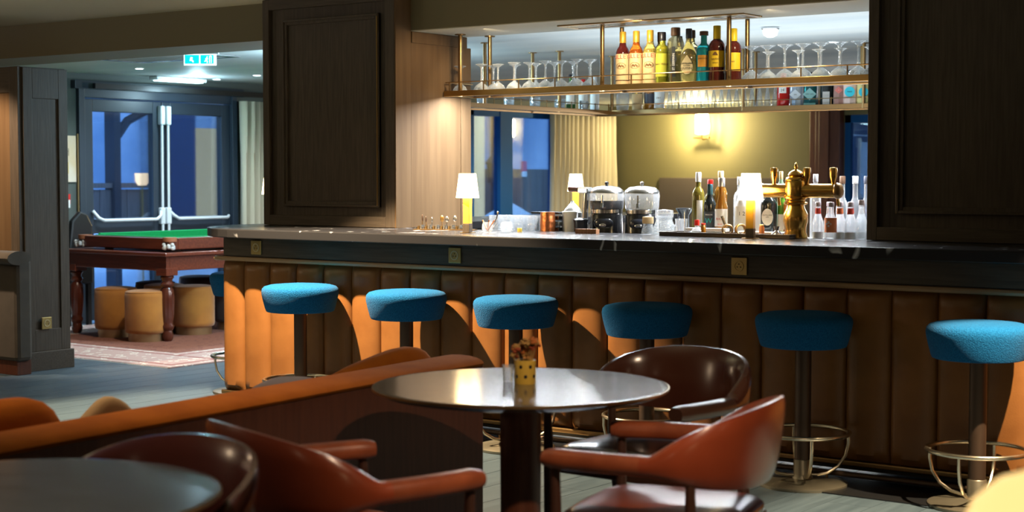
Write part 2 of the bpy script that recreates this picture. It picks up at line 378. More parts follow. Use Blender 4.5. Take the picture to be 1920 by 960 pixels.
# left wall with window openings
T = .12
wl_ = M()
for y0, y1 in ((-4.2, 9.88), (11.90, 15.9), (17.9, YF)): wl_.box(XW-T, XW, y0, y1, -.012, 2.5)
wl_.box(XW-T, XW, 9.88, 11.90, 2.30, 2.5); wl_.box(XW-T, XW, 15.9, 17.9, 2.28, 2.5); wl_.box(XW-T, XW, 15.9, 17.9, -.012, .35)
struct('wall_left', wl_, M_sage, label='grey green wall with glazed doors')
struct('trim_5', M().box(XW, XW+.02, 7.9, 9.87, .06, .92).box(XW+.02, XW+.03, 8.0, 9.8, .28, .84).box(XW, XW+.045, 7.9, 9.87, .92, .955), mat('grey_panelling', (.05, .052, .05), rough=.6), .004, label='grey wainscot left of the glazed door')
struct('baseboard_left', M().box(XW, XW+.03, 7.9, 9.87, 0, .14).box(XW, XW+.02, 11.9, YF, 0, .14), M_white)

# glazed double door
def leaf(nm_, y0, y1, lab):
    d = obj(nm_, M().box(-.04, .04, y0, y0+.11, .02, 2.16).box(-.04, .04, y1-.11, y1, .02, 2.16).box(-.04, .04, y0+.11, y1-.11, 2.04, 2.16)
            .box(-.04, .04, y0+.11, y1-.11, .86, 1.0).box(-.04, .04, y0+.11, y1-.11, .02, .2), M_blueframe, None, .006, loc=(XW-.03, 0, 0))
    d['kind'] = 'structure'; d['label'] = lab
    obj('pane', M().box(-.006, .006, y0+.11, y1-.11, 1.0, 2.04), M_pane, d, label='upper glass pane')
    obj('pane', M().box(-.006, .006, y0+.11, y1-.11, .2, .86), M_pane, d, label='lower glass pane')
    return d
dL = leaf('door_1', 9.94, 10.91, 'left leaf of the blue grey glazed door'); dR = leaf('door_2', 10.92, 11.84, 'right leaf of the blue grey glazed door')
struct('trim_6', M().box(XW-.09, XW+.05, 9.86, 9.93, 0, 2.3).box(XW-.09, XW+.05, 11.85, 11.92, 0, 2.3).box(XW-.09, XW+.03, 9.93, 11.85, 2.17, 2.3).box(XW, XW+.07, 9.8, 12.0, 2.25, 2.33), M_blueframe, .005, label='frame of the glazed double door')
for d, yc, y0, y1, lab in ((dL, 10.885, 10.02, 10.86, 'white panic bar'), (dR, 10.965, 10.99, 11.80, 'white panic bar')):
    obj('bolt_rod', M().tube([(.075, yc, .86), (.075, yc, 2.0)], .013, 8), M_white, d)
    obj('bolt_case', M().box(.04, .10, yc-.028, yc+.028, 1.93, 2.12).box(.04, .09, yc-.03, yc+.03, .93, 1.1), M_white, d, .012)
    s_ = 1 if yc > 10.9 else -1
    if s_ < 0: pts = [(.06, y1+.02, 1.08), (.10, y1-.02, 1.02), (.11, y1-.08, .985), (.11, y0+.10, .985), (.10, y0+.04, 1.01), (.06, y0, 1.08)]
    else: pts = [(.06, y0-.02, 1.08), (.10, y0+.02, 1.02), (.11, y0+.08, .985), (.11, y1-.06, .985), (.06, y1, 1.0)]
    obj('push_bar', M().tube(pts, .017, 10), M_white, d, label='white push bar')
# second window and far window
def window(nm_, lab, y0, y1, z0, z1, mull):
    w = obj(nm_, M().box(-.05, .05, y0, y0+.09, z0, z1).box(-.05, .05, y1-.09, y1, z0, z1).box(-.05, .05, y0, y1, z1-.1, z1).box(-.05, .05, y0, y1, z0, z0+.1), M_blue2, None, .005, loc=(XW-.03, 0, 0))
    w['kind'] = 'structure'; w['label'] = lab
    for a, b in mull: obj('mullion', M().box(-.045, .06, a, b, z0, z1), M_blue2, w, .004)
    ys = [y0+.09] + [q for a, b in mull for q in (a, b)] + [y1-.09]
    for i in range(0, len(ys), 2): obj('pane', M().box(-.006, .006, ys[i], ys[i+1], z0+.1, z1-.1), M_pane, w)
window('window_1', 'blue framed window seen through the bar', 15.95, 17.9, .35, 2.28, [(16.58, 16.85)])
w2 = struct('window_2', M().box(-8.84, -8.76, YF+.02, YF+.1, .5, 2.2).box(-7.2, -7.12, YF+.02, YF+.1, .5, 2.2).box(-8.84, -6.2, YF+.02, YF+.1, 2.1, 2.2).box(-8.84, -6.2, YF+.02, YF+.1, .5, .6), M_blue2, label='far window right of the dark pilaster')
obj('pane', M().box(-8.76, -6.2, YF+.05, YF+.06, .6, 2.1), M_pane, w2)

struct('floor_1', M().box(-12.5, 3, YF+.2, 25, -.5, -.15), M_floor2, label='floor beyond the far window')
struct('wall_1', M().box(-12.5, 3, 24.6, 24.8, -.5, 2.6), mat('blue_backdrop', (.03, .055, .12), rough=.8, col2=(.08, .12, .22), scale=1.1), label='blue backdrop wall added beyond the far window')  # backdrop added to keep the bright sky out of the far window
struct('ceiling_2', M().box(-12.5, 3, YF+.2, 25, 2.5, 2.6), M_dark, label='dark canopy beyond the far window')
# ------------------------------------------------------------------ outdoors, seen through the panes
struct('ground', M().box(-40, XW-.14, -5, 45, -.5, -.15), M_snow, label='snowy terrace outside the windows')
t = thing('chalet_terrace', 'timber posts and rail of the dark terrace beyond the left glazed door', 'terrace', (-15.5, 12.0, -.15))
for y in (.82,): obj('post', M().box(-.09, .09, y-.05, y+.05, 0, 3.6), M_timber, t)
obj('brace', M().tube([(0, .86, 2.02), (0, 1.05, 2.24), (0, 1.45, 2.42)], .055, 6), M_timber, t)
obj('beam', M().box(-.1, .1, -1.5, 5, 2.42, 2.6), M_timber, t)
obj('rail', M().box(-.05, .05, -1.5, 1.45, 1.42, 1.48), M_fence, t)
for k in range(14): obj('rail_board', M().box(-.02, .02, -1.5+k*.21, -1.30+k*.21, 0.72, 1.40), M_fence, t)
obj('snow_heap', M().pillow((.6, .1, .80), .3, .35, .12, 8, 2.4), M_snow, t)
t = thing('snow_bank', 'bright blue snow bank at the foot of the terrace', 'snow', (-17.2, 13.6, -.15)); obj('heap', M().pillow((0, 0, 0), 1.0, 3.6, .75, 12, 2.4), M_snow, t)
t = thing('house', 'blue shadowed house beyond the terrace with a lit doorway', 'house', (-18.5, 14.5, -.15))
obj('wall', M().box(-.3, 0, -9, 1.9, 0, 4).box(-.05, 0, 3.4, 7.6, 0, 4).box(-.05, 0, 1.9, 3.4, 2.3, 4).box(-.05, 0, 1.9, 3.4, 0, .8), M_facade, t)
obj('door_surround', M().box(-.28, .03, 1.75, 2.38, 0, 2.6).box(-.04, .03, 3.3, 3.45, 0, 2.6), mat('navy_timber', (.02, .05, .14), rough=.6), t)
obj('lit_room', M().box(-1.4, -1.35, 1.2, 6, 0, 2.9), M_litroom, t, label='cream lit room seen through the doorway')
obj('shelf', M().box(-.5, -.3, 2.36, 2.66, 1.36, 1.42).box(-.5, -.3, 2.36, 2.66, 1.14, 1.18).box(-.5, -.3, 2.36, 2.66, .9, .94).box(-.5, -.3, 2.36, 2.39, .8, 1.5).box(-.5, -.3, 2.63, 2.66, .8, 1.4), mat('pale_wood', (.5, .38, .2), rough=.6), t)
obj('folded_towel', M().pillow((-.4, 2.51, 1.47), .1, .13, .05), M_white, t)
obj('roof', M().box(-1.5, .5, -9.2, 7.8, 4, 4.2), M_timber, t)
t = thing('board_fence', 'weathered board fence outside the window behind the bar', 'fence', (-16.3, 20.6, -.15))
for i in range(22): obj('board', M().box(-.02, .02, i*.2-.4, i*.2-.21, 0, 1.68), M_fence, t)
obj('sign', M().box(.03, .04, 1.72, 1.88, 1.62, 1.82), mat('pink_red_sign', (.7, .10, .16), rough=.6), t, label='small red and white sign')
obj('sign', M().box(.03, .045, 1.73, 1.87, 1.55, 1.64), M_white, t, label='white lower half of the sign')
t = thing('garden_wall', 'blue lit wall outside, behind the board fence', 'wall', (-18.5, 22.5, -.15)); obj('wall', M().box(-.2, 0, -1.5, 8, 0, 4), M_facade, t)
for y in (.3, 1.9): obj('post', M().box(0, .12, y, y+.25, 0, 4), M_timber, t)
t = thing('lantern', 'dark lantern on a post outside the window behind the bar', 'lantern', (-15.6, 20.66, -.15))
obj('post', M().box(-.04, .04, -.04, .04, 0, 1.5), M_timber, t)
obj('housing', M().lathe([(.13, 1.45), (.15, 1.75), (.19, 1.77), (.06, 1.9), (.02, 1.95)], 4), M_timber, t)
t = thing('cream_pillar', 'cream lit pillar outside, left of the dark lantern', 'pillar', (-16.0, 20.79, -.15))
obj('shaft', M().box(-.04, .04, -.09, .09, 0, 3), mat('lit_cream_render', (.7, .6, .35), emit=(.9, .75, .4), es=.8), t)  # emission stands in for light falling on the pillar
t = thing('parasol', 'pale blue folded-out parasol outside the window behind the tumblers', 'parasol', (-14.6, 19.72, -.15))
obj('canopy', M().lathe([(.55, .80), (.55, .84), (.30, 1.0), (.12, 1.11), (.0, 1.18)], 10, cap=False), M_canvas, t); obj('pole', M().cyl((0, 0, 0), .025, 1.1, 8), M_white, t)
t = thing('lamp_reflection', 'lamp reflection in the left leaf of the glazed door, modelled as a lamp outside', 'lamp', (-15.2, 13.02, -.15))  # stands in for a lamp mirrored in the door glass
obj('pole', M().cyl((0, 0, 0), .012, 1.5, 8), M_brass, t)
obj('shade', M().lathe([(.05, 1.45), (.085, 1.50), (.09, 1.60)], 16), mat('reflected_amber_shade', (1, .7, .4), emit=(1, .66, .38), es=1.5), t)
t = thing('pendant_lamp', 'square pale pendant shade beyond the far right window', 'lamp', (-8.92, 21.0, 0))
obj('shade', M().box(-.02, .34, -.2, .2, 1.62, 1.98), mat('dim_shade', (.7, .5, .38), emit=(1, .62, .42), es=.45), t); obj('cord', M().tube([(.16, 0, 1.95), (.16, 0, 2.5)], .01, 6), M_black, t)
t = thing('table_lamp', 'bright lamp below the pendant beyond the far right window', 'lamp', (-8.78, 20.6, -.15))
obj('shade', M().lathe([(.17, 1.30), (.13, 1.66)], 16), mat('lit_far_shade', (1, .8, .5), emit=(1, .75, .4), es=1.6), t); obj('stand', M().cyl((0, 0, 0), .02, 1.35, 8), M_brass, t)

# ================================================================== PIERS ABOVE THE COUNTER
ZC = 1.10
def frame_mould(m, x0, x1, z0, z1, y, w=.034, d=.018):
    for k, (a, b) in enumerate(((w, d), (w*.45, d+.010))):
        m.box(x0, x0+a, y-b, y, z0, z1); m.box(x1-a, x1, y-b, y, z0, z1)
        m.box(x0+a, x1-a, y-b, y, z0, z0+a); m.box(x0+a, x1-a, y-b, y, z1-a, z1)
def pier(name, label, x0, x1, mold, side=None):
    t = thing(name, label, 'pillar', ((x0+x1)/2, 7.8, 0)); ox = (x0+x1)/2; oy = 7.8
    def B(m, a, b, c, d, e, f): return m.box(a-ox, b-ox, c-oy, d-oy, e, f)
    obj('carcass', B(B(M(), x0+.004, x1-.004, 7.482, 8.15, ZC+.002, 2.56), x0+.004, x1-.004, 7.585, 8.15, 0, ZC), M_oakv, t)
    obj('stile', B(M(), x0, x0+.055, 7.45, 7.482, ZC+.002, 2.556), M_oakv, t, .003)
    obj('stile', B(M(), x1-.075, x1, 7.45, 7.482, ZC+.002, 2.556), M_oakv, t, .003)
    obj('rail', B(M(), x0+.055, x1-.075, 7.45, 7.482, ZC+.002, 1.168), M_oakh, t, .003)
    obj('rail', B(M(), x0+.055, x1-.075, 7.45, 7.482, 2.49, 2.556), M_oakh, t, .003)
    a, b, c, d = mold
    m = M(); frame_mould(m, a-ox, b-ox, c, d, 7.482-oy); obj('panel_moulding', m, M_oakv, t, .003)
    return t
pl = pier('wooden_pier', 'tall dark oak panelled pier standing on the left of the counter', -7.513, -6.388, (-7.344, -6.524, 1.225, 2.42))
ox, oy = (-7.513-6.388)/2, 7.8
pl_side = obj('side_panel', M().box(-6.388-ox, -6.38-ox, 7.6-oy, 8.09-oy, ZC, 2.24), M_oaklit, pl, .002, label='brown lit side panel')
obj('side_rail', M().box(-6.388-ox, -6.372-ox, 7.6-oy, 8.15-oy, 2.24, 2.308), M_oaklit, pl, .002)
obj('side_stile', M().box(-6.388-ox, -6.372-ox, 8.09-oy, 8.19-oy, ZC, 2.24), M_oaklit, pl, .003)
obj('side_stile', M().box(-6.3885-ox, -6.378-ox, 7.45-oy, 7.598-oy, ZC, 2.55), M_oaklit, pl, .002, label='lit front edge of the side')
obj('moulding_glint', M().tube([(-6.531-ox, 7.452-oy, 1.235), (-6.531-ox, 7.452-oy, 2.40)], .0045, 6), M_brass, pl, label='thin brass line for light caught on the right of the front panel moulding')  # glint on the moulding modelled as a thin brass line
pier('wooden_pier', 'wide dark oak panelled pier closing the right end of the bar opening', -3.306, .9, (-3.158, .60, 1.235, 2.9))

# ================================================================== THE BAR
bar = thing('bar_counter', 'long bar with black marble top and padded caramel leather front', 'bar counter', (-4, 7.1, 0))
def bx(m, a, b, c, d, e, f): return m.box(a+4, b+4, c-7.1, d-7.1, e, f)
arc = [(-7.02 + .7*cos(pi*1.5 - a*pi/2/10) + 4, 7.45 + .7*sin(pi*1.5 - a*pi/2/10) - 7.1) for a in range(11)]
poly = [(4.9, 6.75-7.1)] + arc + [(-7.72+4, 12.0-7.1), (-6.95+4, 12.0-7.1), (-6.95+4, 7.58-7.1), (4.9, 7.58-7.1)]
obj('marble_top', M().prism(poly, 1.045, 1.10, 'z'), M_marble, bar, .006, label='black marble top with white veins')
m = M(); bx(m, -7.30, .9, 6.89, 7.40, .93, 1.045); bx(m, -7.34, -6.98, 7.2, 12, .93, 1.045); obj('fascia', m, M_oakh, bar, .002)
m = M(); m.tube([(-7.385+4, 12-7.1, .912), (-7.385+4, 6.93-7.1, .912), (-7.38+4, 6.90-7.1, .912), (-7.34+4, 6.893-7.1, .912), (4.9, 6.893-7.1, .912)], .014, 8)
obj('brass_rail', m, M_tan, bar, label='tan beading above the leather')
m = M(); bx(m, -7.355, .9, 6.965, 7.2, .04, .925); bx(m, -7.355, -7.0, 7.0, 12, .04, .925); obj('carcass', m, M_dark, bar)
m = M(); bx(m, -7.37, .9, 6.925, 6.965, .062, .088); obj('base_beading', m, M_bronze, bar, .006)
def channel(w):
    m = M(); nu, nv = 18, 24; z0, z1 = .09, .898; vs = []; fs = []
    for j in range(nv+1):
        v = j/nv; z = z0 + (z1-z0)*v
        e = min(1, (1-v)/.06); e0 = min(1, v/.03); en = (1-(1-e)**2.2)*(1-(1-e0)**2)
        for i in range(nu+1):
            u = -1+2*i/nu; q = (1-abs(u)**2.6)**.5
            u = math.copysign(1-(1-abs(u))**1.5, u) if u else 0; q = (1-abs(u)**2.6)**.5 if abs(u) < 1 else 0
            vs.append((u*w/2*.997, -(.002+.046*q*(.30+.70*en)) + .0, z))
    for j in range(nv):
        for i in range(nu):
            a = j*(nu+1)+i; fs.append((a, a+1, a+nu+2, a+nu+1))
    m.add(vs, fs, True); me = m.mesh('padded_channel'); me.materials.append(M_leather); return me
cm = channel(.2224); cm0 = channel(.182)
obj('padded_channel', cm0, None, bar, loc=(-7.183-.091+4, 6.967-7.1, 0))
for i in range(30): obj('padded_channel', cm, None, bar, loc=(-7.183+.2224*(i+.5)+4, 6.967-7.1, 0))
for i in range(16): obj('padded_channel', cm, None, bar, loc=(-7.360+4, 7.08+.2224*i-7.1, 0), rz=-pi/2)
m = M(); bx(m, -7.3, .9, 7.58, 8.2, .86, .90); obj('worktop', m, M_steel, bar, label='stainless inner worktop')
m = M(); bx(m, -4.68, -3.312, 7.585, 7.98, 1.04, 1.085); obj('bottle_ledge', m, M_white, bar, label='white raised bottle ledge')
m = M(); bx(m, -6.3, -3.3, 7.62, 7.66, .9, 1.0); obj('upstand', m, M_steel, bar)
# foot rail
fr = thing('foot_rail', 'low dark foot rail along the bottom of the bar', 'foot rail', (-3.2, 6.80, 0))
obj('rail', M().tube([(-4.15, 0, .048), (4, 0, .048)], .012, 10), M_pole, fr)
for x in (-3.6, -1.9, 0, 1.0, 2.4, 3.6): obj('bracket', M().lathe([(.014, 0), (.007, .012), (.006, .038)], 8, (x, 0, 0)), M_bronze, fr)
struct('trim_7', M().box(-7.3, .9, 6.55, 6.93, .0005, .006), mat('black_floor_strip', (.012, .013, .015), rough=.25), label='black strip on the floor along the bar')  # thin black strip laid over the boards in front of the bar
# sockets
def socket(x, y, z, lab, rz=0, kind=0, parentless=True):
    s = thing('power_socket', lab, 'socket', (x, y, z), rz, 'gold socket plates')
    w = .043; obj('plate', M().box(-w, w, -.008, 0, -w, w), M_plate, s, .003)
    ring = M().lathe([(.021, 0), (.021, .003), (.026, .003), (.026, 0)], 20, cap=False)
    for i, v in enumerate(ring.v): ring.v[i] = (v[0], -.008-v[2], v[1])
    obj('rim', ring, mat('pale_rim', (.55, .46, .28), rough=.4) if not kind else M_plate, s)
    for dx, dz in ((-.009, -.004), (.009, -.004), (0, .010)):
        h = M().lathe([(.0032, 0), (.0032, .0012)], 8)
        for i, v in enumerate(h.v): h.v[i] = (v[0]+dx, -.0081-v[2], v[1]+dz)
        obj('hole', h, M_hole, s)
    return s
socket(-7.009, 6.889, .986, 'gold socket plate on the fascia near the left end of the bar')
socket(-5.471, 6.889, .984, 'gold socket plate on the fascia below the left bar lamp')
socket(-3.711, 6.889, .984, 'gold socket plate on the fascia below the right bar lamp', kind=1)

# ================================================================== BAR STOOLS
def stool(lab, x, y, rz=0):
    t = thing('bar_stool', lab, 'bar stool', (x, y, 0), rz, 'blue bar stools')
    obj('seat', ST['seat'], None, t); obj('pole', ST['pole'], None, t); obj('base_plate', ST['base'], None, t)
    obj('sleeve', ST['sleeve'], None, t, label='worn brass sleeve'); obj('foot_ring', ST['ring'], None, t)
    obj('seam', ST['seam'], None, t)
    for k in range(4): obj('ring_strut', ST['strut'], None, t, rz=k*pi/2+.35)
    return t
ST = {}
def reg(k, m, mt): me = m.mesh(k); me.materials.append(mt); ST[k] = me
R = .222
reg('seat', M().lathe([(0, .640), (R*.84, .640), (R*.875, .643), (R*.90, .655), (R*.955, .70), (R*.99, .735), (R, .755), (R*.985, .772), (R*.93, .785), (R*.8, .793), (R*.55, .798), (0, .801)], 48, cap=False), M_felt)
reg('pole', M().cyl((0, 0, .02), .037, .62, 24), M_pole)
reg('base', M().lathe([(0, 0), (.205, 0), (.208, .006), (.207, .014), (.195, .019), (.10, .026), (.06, .032), (0, .034)], 48, cap=False), M_base)
reg('sleeve', M().lathe([(.05, .03), (.046, .04), (.0415, .05), (.0415, .115), (.038, .12)], 24, cap=False), M_base)
reg('ring', M().tube([(.212*cos(a*pi/24), .212*sin(a*pi/24), .245) for a in range(48)], .010, 10, True), M_nickel)
reg('seam', M().tube([(R*.985*.0+.0, -R*.895-.0, .66), (0, -R*.955, .705), (0, -R*.992, .75)], .0016, 5), M_felt)
reg('strut', M().tube([(.212, 0, .24), (.212, 0, .19), (.200, 0, .135), (.165, 0, .085), (.115, 0, .055), (.07, 0, .046), (.04, 0, .046)], .0075, 8), M_nickel)
for x, y, lab, rz in ((-6.447, 6.68, 'brightly lit blue bar stool, leftmost of the row along the bar front', 0), (-5.647, 6.68, 'blue bar stool whose seat stands below the left bar lamp, second in the front row', .2),
                      (-4.905, 6.68, 'blue bar stool directly behind the flower pot table, third in the front row', .5), (-4.107, 6.68, 'blue bar stool in shadow behind the dark brown armchair', .1),
                      (-3.266, 6.68, 'darkest blue bar stool, to the right of the red armchair', .3), (-2.444, 6.68, 'bright blue bar stool at the right edge of the picture', -.35),
                      (-7.62, 7.37, 'blue bar stool half hidden round the left corner of the bar', 0)):
    stool(lab, x, y, rz)

# ================================================================== HANGING RACK
rack = thing('hanging_rack', 'brass glass rack hung from the ceiling in a U over the bar', 'glass rack', (-5, 9.5, 1.92))
def rx(m, a, b, c, d, e, f): return m.box(a+5, b+5, c-9.5, d-9.5, e-1.92, f-1.92)
M_shelf = thin_glass('shelf_glass', (.90, .95, .95), refl=.8, rough=.03, haze=.12, hcol=(.8, .88, .9))
m = M(); rx(m, -6.37, -3.31, 7.905, 7.925, 1.92, 1.955); obj('front_rail', m, M_brass, rack, .002)
m = M(); rx(m, -6.37, -3.31, 8.19, 8.21, 1.92, 1.955); obj('back_rail', m, M_bronze, rack, .002)
m = M(); rx(m, -6.37, -6.35, 7.925, 8.19, 1.92, 1.955); obj('end_rail', m, M_bronze, rack, .002)
m = M(); rx(m, -6.35, -3.31, 7.925, 8.19, 1.928, 1.938); obj('glass_shelf', m, M_shelf, rack)
m = M(); rx(m, -7.49, -7.47, 8.17, 11.36, 1.92, 1.955); obj('outer_rail', m, M_bronze, rack, .002)
m = M(); rx(m, -7.20, -7.18, 8.17, 11.09, 1.92, 1.955); obj('inner_rail', m, M_bronze, rack, .002)
m = M(); rx(m, -7.47, -7.20, 8.17, 11.34, 1.928, 1.938); obj('glass_shelf', m, M_shelf, rack)
m = M(); rx(m, -7.20, -2.6, 11.07, 11.09, 1.92, 1.955); obj('front_rail', m, M_bronze, rack, .002, label='front rail of the far run')
m = M(); rx(m, -7.47, -2.6, 11.36, 11.38, 1.92, 1.955); obj('back_rail', m, M_bronze, rack, .002)
m = M(); rx(m, -7.20, -2.6, 11.09, 11.36, 1.928, 1.938); obj('glass_shelf', m, M_shelf, rack)
m = M(); m.tube([(-6.36+5, 8.19-9.5, .088), (-6.36+5, 7.915-9.5, .088), (-3.31+5, 7.915-9.5, .088)], .0035, 6)
m.tube([(-7.19+5, 8.3-9.5, .08), (-7.19+5, 11.08-9.5, .08), (-2.6+5, 11.08-9.5, .08)], .0035, 6); obj('guard_wire', m, M_bronze, rack)
gp = M().box(-.003, .003, -.003, .003, .034, .088).mesh('guard_post'); gp.materials.append(M_bronze)
for q in [(-6.33+i*.27, 7.915) for i in range(12)] + [(-7.19+i*.33, 11.08) for i in range(14)] + [(-7.19, 8.5+i*.34) for i in range(8)]:
    obj('guard_post', gp, None, rack, loc=(q[0]+5, q[1]-9.5, 0))
for x, y, zt in ((-6.27, 7.95, 2.31), (-6.20, 8.165, 2.31), (-5.205, 7.95, 2.31), (-5.205, 8.165, 2.40), (-4.36, 7.95, 2.31), (-4.36, 8.165, 2.40),
                 (-7.2, 9.42, 2.4), (-7.21, 10.4, 2.4), (-7.47, 10.4, 2.4), (-7.17, 11.1, 2.4), (-6.0, 11.38, 2.4), (-5.1, 11.38, 2.4), (-5.95, 11.08, 2.4), (-4.95, 11.08, 2.4), (-7.48, 8.4, 2.4)):
    p = obj('pole', M().cyl((x+5, y-9.5, .0), .0135, zt-1.92, 12), M_bronze, rack)
    obj('flange', M().cyl((x+5, y-9.5, zt-1.92-.006), .034, .006, 20), M_bronze, p)

# ================================================================== GLASSES
ORD = ['first', 'second', 'third', 'fourth', 'fifth', 'sixth', 'seventh', 'eighth', 'ninth', 'tenth', 'eleventh', 'twelfth', 'thirteenth', 'fourteenth', 'fifteenth', 'sixteenth', 'seventeenth', 'eighteenth']
GL = {}
def greg(k, prof, n, mt, flute=0, fl=None):
    me = M().lathe(prof, n, cap=False, flute=flute, fl=fl).mesh(k); me.materials.append(mt); GL[k] = me
# upturned coupe: bowl mouth down, foot on top
greg('coupe_bowl', [(.048, 0), (.0485, .012), (.046, .025), (.036, .042), (.018, .056), (.007, .062)], 20, M_cut, .10, (.0, .05))
greg('coupe_stem', [(.007, .062), (.0085, .072), (.006, .085), (.0045, .11), (.006, .145), (.010, .156)], 10, M_cut)
greg('coupe_foot', [(.010, .156), (.024, .165), (.038, .171), (.038, .173), (.0, .174)], 22, M_cut)
greg('tumbler_body', [(.034, 0), (.038, .045), (.0385, .088), (.036, .088), (.035, .012), (0, .012)], 20, thin_glass('tumbler_glass', (.88, .90, .92), refl=1, rough=.04, haze=.13, hcol=(.95, .98, 1), facet=70), .12, (.01, .06))
greg('flute_body', [(.030, 0), (.031, .02), (.026, .06), (.016, .115), (.009, .15), (.008, .17), (.024, .185), (.0, .188)], 16, thin_glass('fluted_glass', (.80, .84, .86), refl=1, rough=.05, haze=.16, hcol=(.95, .98, 1), facet=90), .14, (.0, .12))
def coupe(x, y, z, s, lab, grp, k=1):
    t = thing('coupe_glass', lab, 'glass', (x, y, z), random.random(), grp); t.scale = (s, s, s)
    obj('bowl', GL['coupe_bowl'], None, t); obj('stem', GL['coupe_stem'], None, t); obj('foot', GL['coupe_foot'], None, t)
g1 = 'upturned coupes left of the bottles'
lab1 = 'clear cut-glass coupe standing upside down on the near shelf left of the wine bottles'
for i, x in enumerate((-6.30, -6.13, -6.00, -5.875, -5.76, -5.64, -5.52, -5.41, -5.31)):
    coupe(x, 7.985, 1.94, 1.0 + .03*(i % 2), '%s upturned coupe from the left pier, front row of the near shelf' % ORD[i], g1)
for i, x in enumerate((-6.13, -5.96, -5.80, -5.66, -5.52, -5.40)): coupe(x, 8.11, 1.94, 1.02, '%s upturned coupe from the left pier, back row of the near shelf' % ORD[i], g1)
g2 = 'tall upturned coupes right of the bottles'
lab2 = 'tall clear coupe standing upside down on the near shelf right of the yellow-capped bottles'
for i, x in enumerate((-4.31, -4.21, -4.10, -3.99, -3.88, -3.77, -3.66)): coupe(x, 8.12, 1.94, 1.22, '%s tall upturned coupe right of the yellow-capped bottles' % ORD[i], g2)
g3 = 'low upturned coupes on the front edge of the near shelf'
lab3 = 'low clear coupe standing upside down at the front edge of the near shelf near the right pier'
for i, x in enumerate((-4.13, -3.95, -3.83, -3.70, -3.53, -3.43)): coupe(x, 7.985, 1.94, .95, '%s low upturned coupe right of the rightmost rack pole, front edge' % ORD[i], g3)
lab4 = 'upturned tapering highball glass in the row on the far shelf'
for i in range(15):
    tag(obj('highball_glass', GL['flute_body'], None, loc=(-6.68+i*.0675, 11.2, 1.939)), '%s upturned highball glass from the left on the far shelf' % ORD[i], 'glass', 'upturned highball glasses on the far shelf')
lab5 = 'small upturned tumbler on the left wing of the rack'
for i in range(14):
    tag(obj('tumbler', GL['tumbler_body'], None, loc=(-7.33+(.08 if i % 2 else -.05), 8.6+i*.17, 1.939)), '%s upturned tumbler from the left pier on the side wing of the rack' % ORD[i], 'glass', 'tumblers on the left wing of the rack')

# ================================================================== BOTTLES
LIQ = {}
def liq(name, col, tr=.75, rough=.06):
    if name not in LIQ: LIQ[name] = mat(name, col, rough=rough, trans=tr, coat=.3, ior=1.34)
    return LIQ[name]
def bprof(kind, r, h):
    if kind == 'wine': return [(0, 0), (r*.96, 0), (r, .006), (r, h*.60), (r*.97, h*.63), (r*.80, h*.69), (r*.54, h*.74), (r*.45, h*.80), (r*.41, h*.97)]
    if kind == 'round': return [(0, 0), (r*.96, 0), (r, .006), (r, h*.62), (r*.96, h*.68), (r*.74, h*.735), (r*.48, h*.765), (r*.42, h*.79), (r*.41, h*.97)]
    if kind == 'belly': return [(0, 0), (r*.8, 0), (r*.86, .008), (r*.95, h*.2), (r, h*.4), (r*.92, h*.55), (r*.7, h*.65), (r*.40, h*.74), (r*.33, h*.80), (r*.33, h*.97)]
    if kind == 'tall': return [(0, 0), (r*.96, 0), (r, .006), (r*1.05, h*.5), (r*1.1, h*.72), (r*.95, h*.80), (r*.55, h*.845), (r*.48, h*.97)]
    if kind == 'cone': return [(0, 0), (r*.96, 0), (r, .006), (r, h*.42), (r*.95, h*.50), (r*.66, h*.62), (r*.46, h*.74), (r*.44, h*.97)]
    if kind == 'square': return [(0, 0), (r*1.0, 0), (r*1.0, h*.72), (r*.9, h*.76), (r*.38, h*.80), (r*.36, h*.97)]
def bottle(lab, x, y, z, h, r, glass, capm, kind='wine', labels=(), rz=None, cat='bottle', grp=None, texts=(), cap_h=.10, n=24, capr=None, name='bottle', band=None):
    if rz is None: rz = .30
    t = thing(name, lab, cat, (x, y, z), rz, grp)
    if z == ZB: t.scale = (1.13, 1.13, 1.02)
    prof = bprof(kind, r, h)
    obj('glass_body', M().lathe(prof, n if kind != 'square' else 8, cap=False), glass, t)
    cr = capr or prof[-1][0]*1.12
    obj('cap', M().lathe([(cr, h*(1-cap_h)), (cr*1.02, h*(1-cap_h)+.002), (cr*1.02, h-.003), (cr*.9, h), (0, h)], 16, cap=False), capm, t)
    for (z0, z1, a, m_) in labels:
        mm = M(); vs = []; fs = []; N = 12
        rr = max(p[0] for p in prof) * 1.012
        for j in range(2):
            for i in range(N+1):
                q = -a + 2*a*i/N; vs.append((rr*sin(q), -rr*cos(q), z0 if j == 0 else z1))
        for i in range(N): fs.append((i, i+1, N+2+i, N+1+i))
        mm.add(vs, fs, True); obj('paper_label', mm, m_, t)
    for (s_, size, zc, m_, *ro) in texts:
        rr = max(p[0] for p in prof) * 1.022
        text('lettering', s_, size, m_, t, r=rr, at=(0, 0, zc), rot=ro[0] if ro else 0)
    return t
I_red = mat('red_ink', (.45, .03, .02), rough=.6); I_blk = mat('black_ink', (.015, .015, .02), rough=.6); I_teal = mat('teal_ink', (.0, .35, .30), rough=.5)
I_gold = mat('gold_ink', (.55, .36, .08), rough=.4); I_brn = mat('brown_ink', (.16, .07, .02), rough=.6); I_white = mat('white_ink', (.8, .8, .78), rough=.6)
L_cream = mat('cream_label', (.72, .52, .27), rough=.6); L_yel = mat('yellow_label', (.78, .52, .02), rough=.5); L_lime = mat('lime_label', (.50, .50, .05), rough=.5)
L_org = mat('orange_label', (.70, .32, .04), rough=.5); L_blk = mat('black_label', (.02, .025, .03), rough=.5); L_white = mat('white_label', (.8, .8, .76), rough=.6)
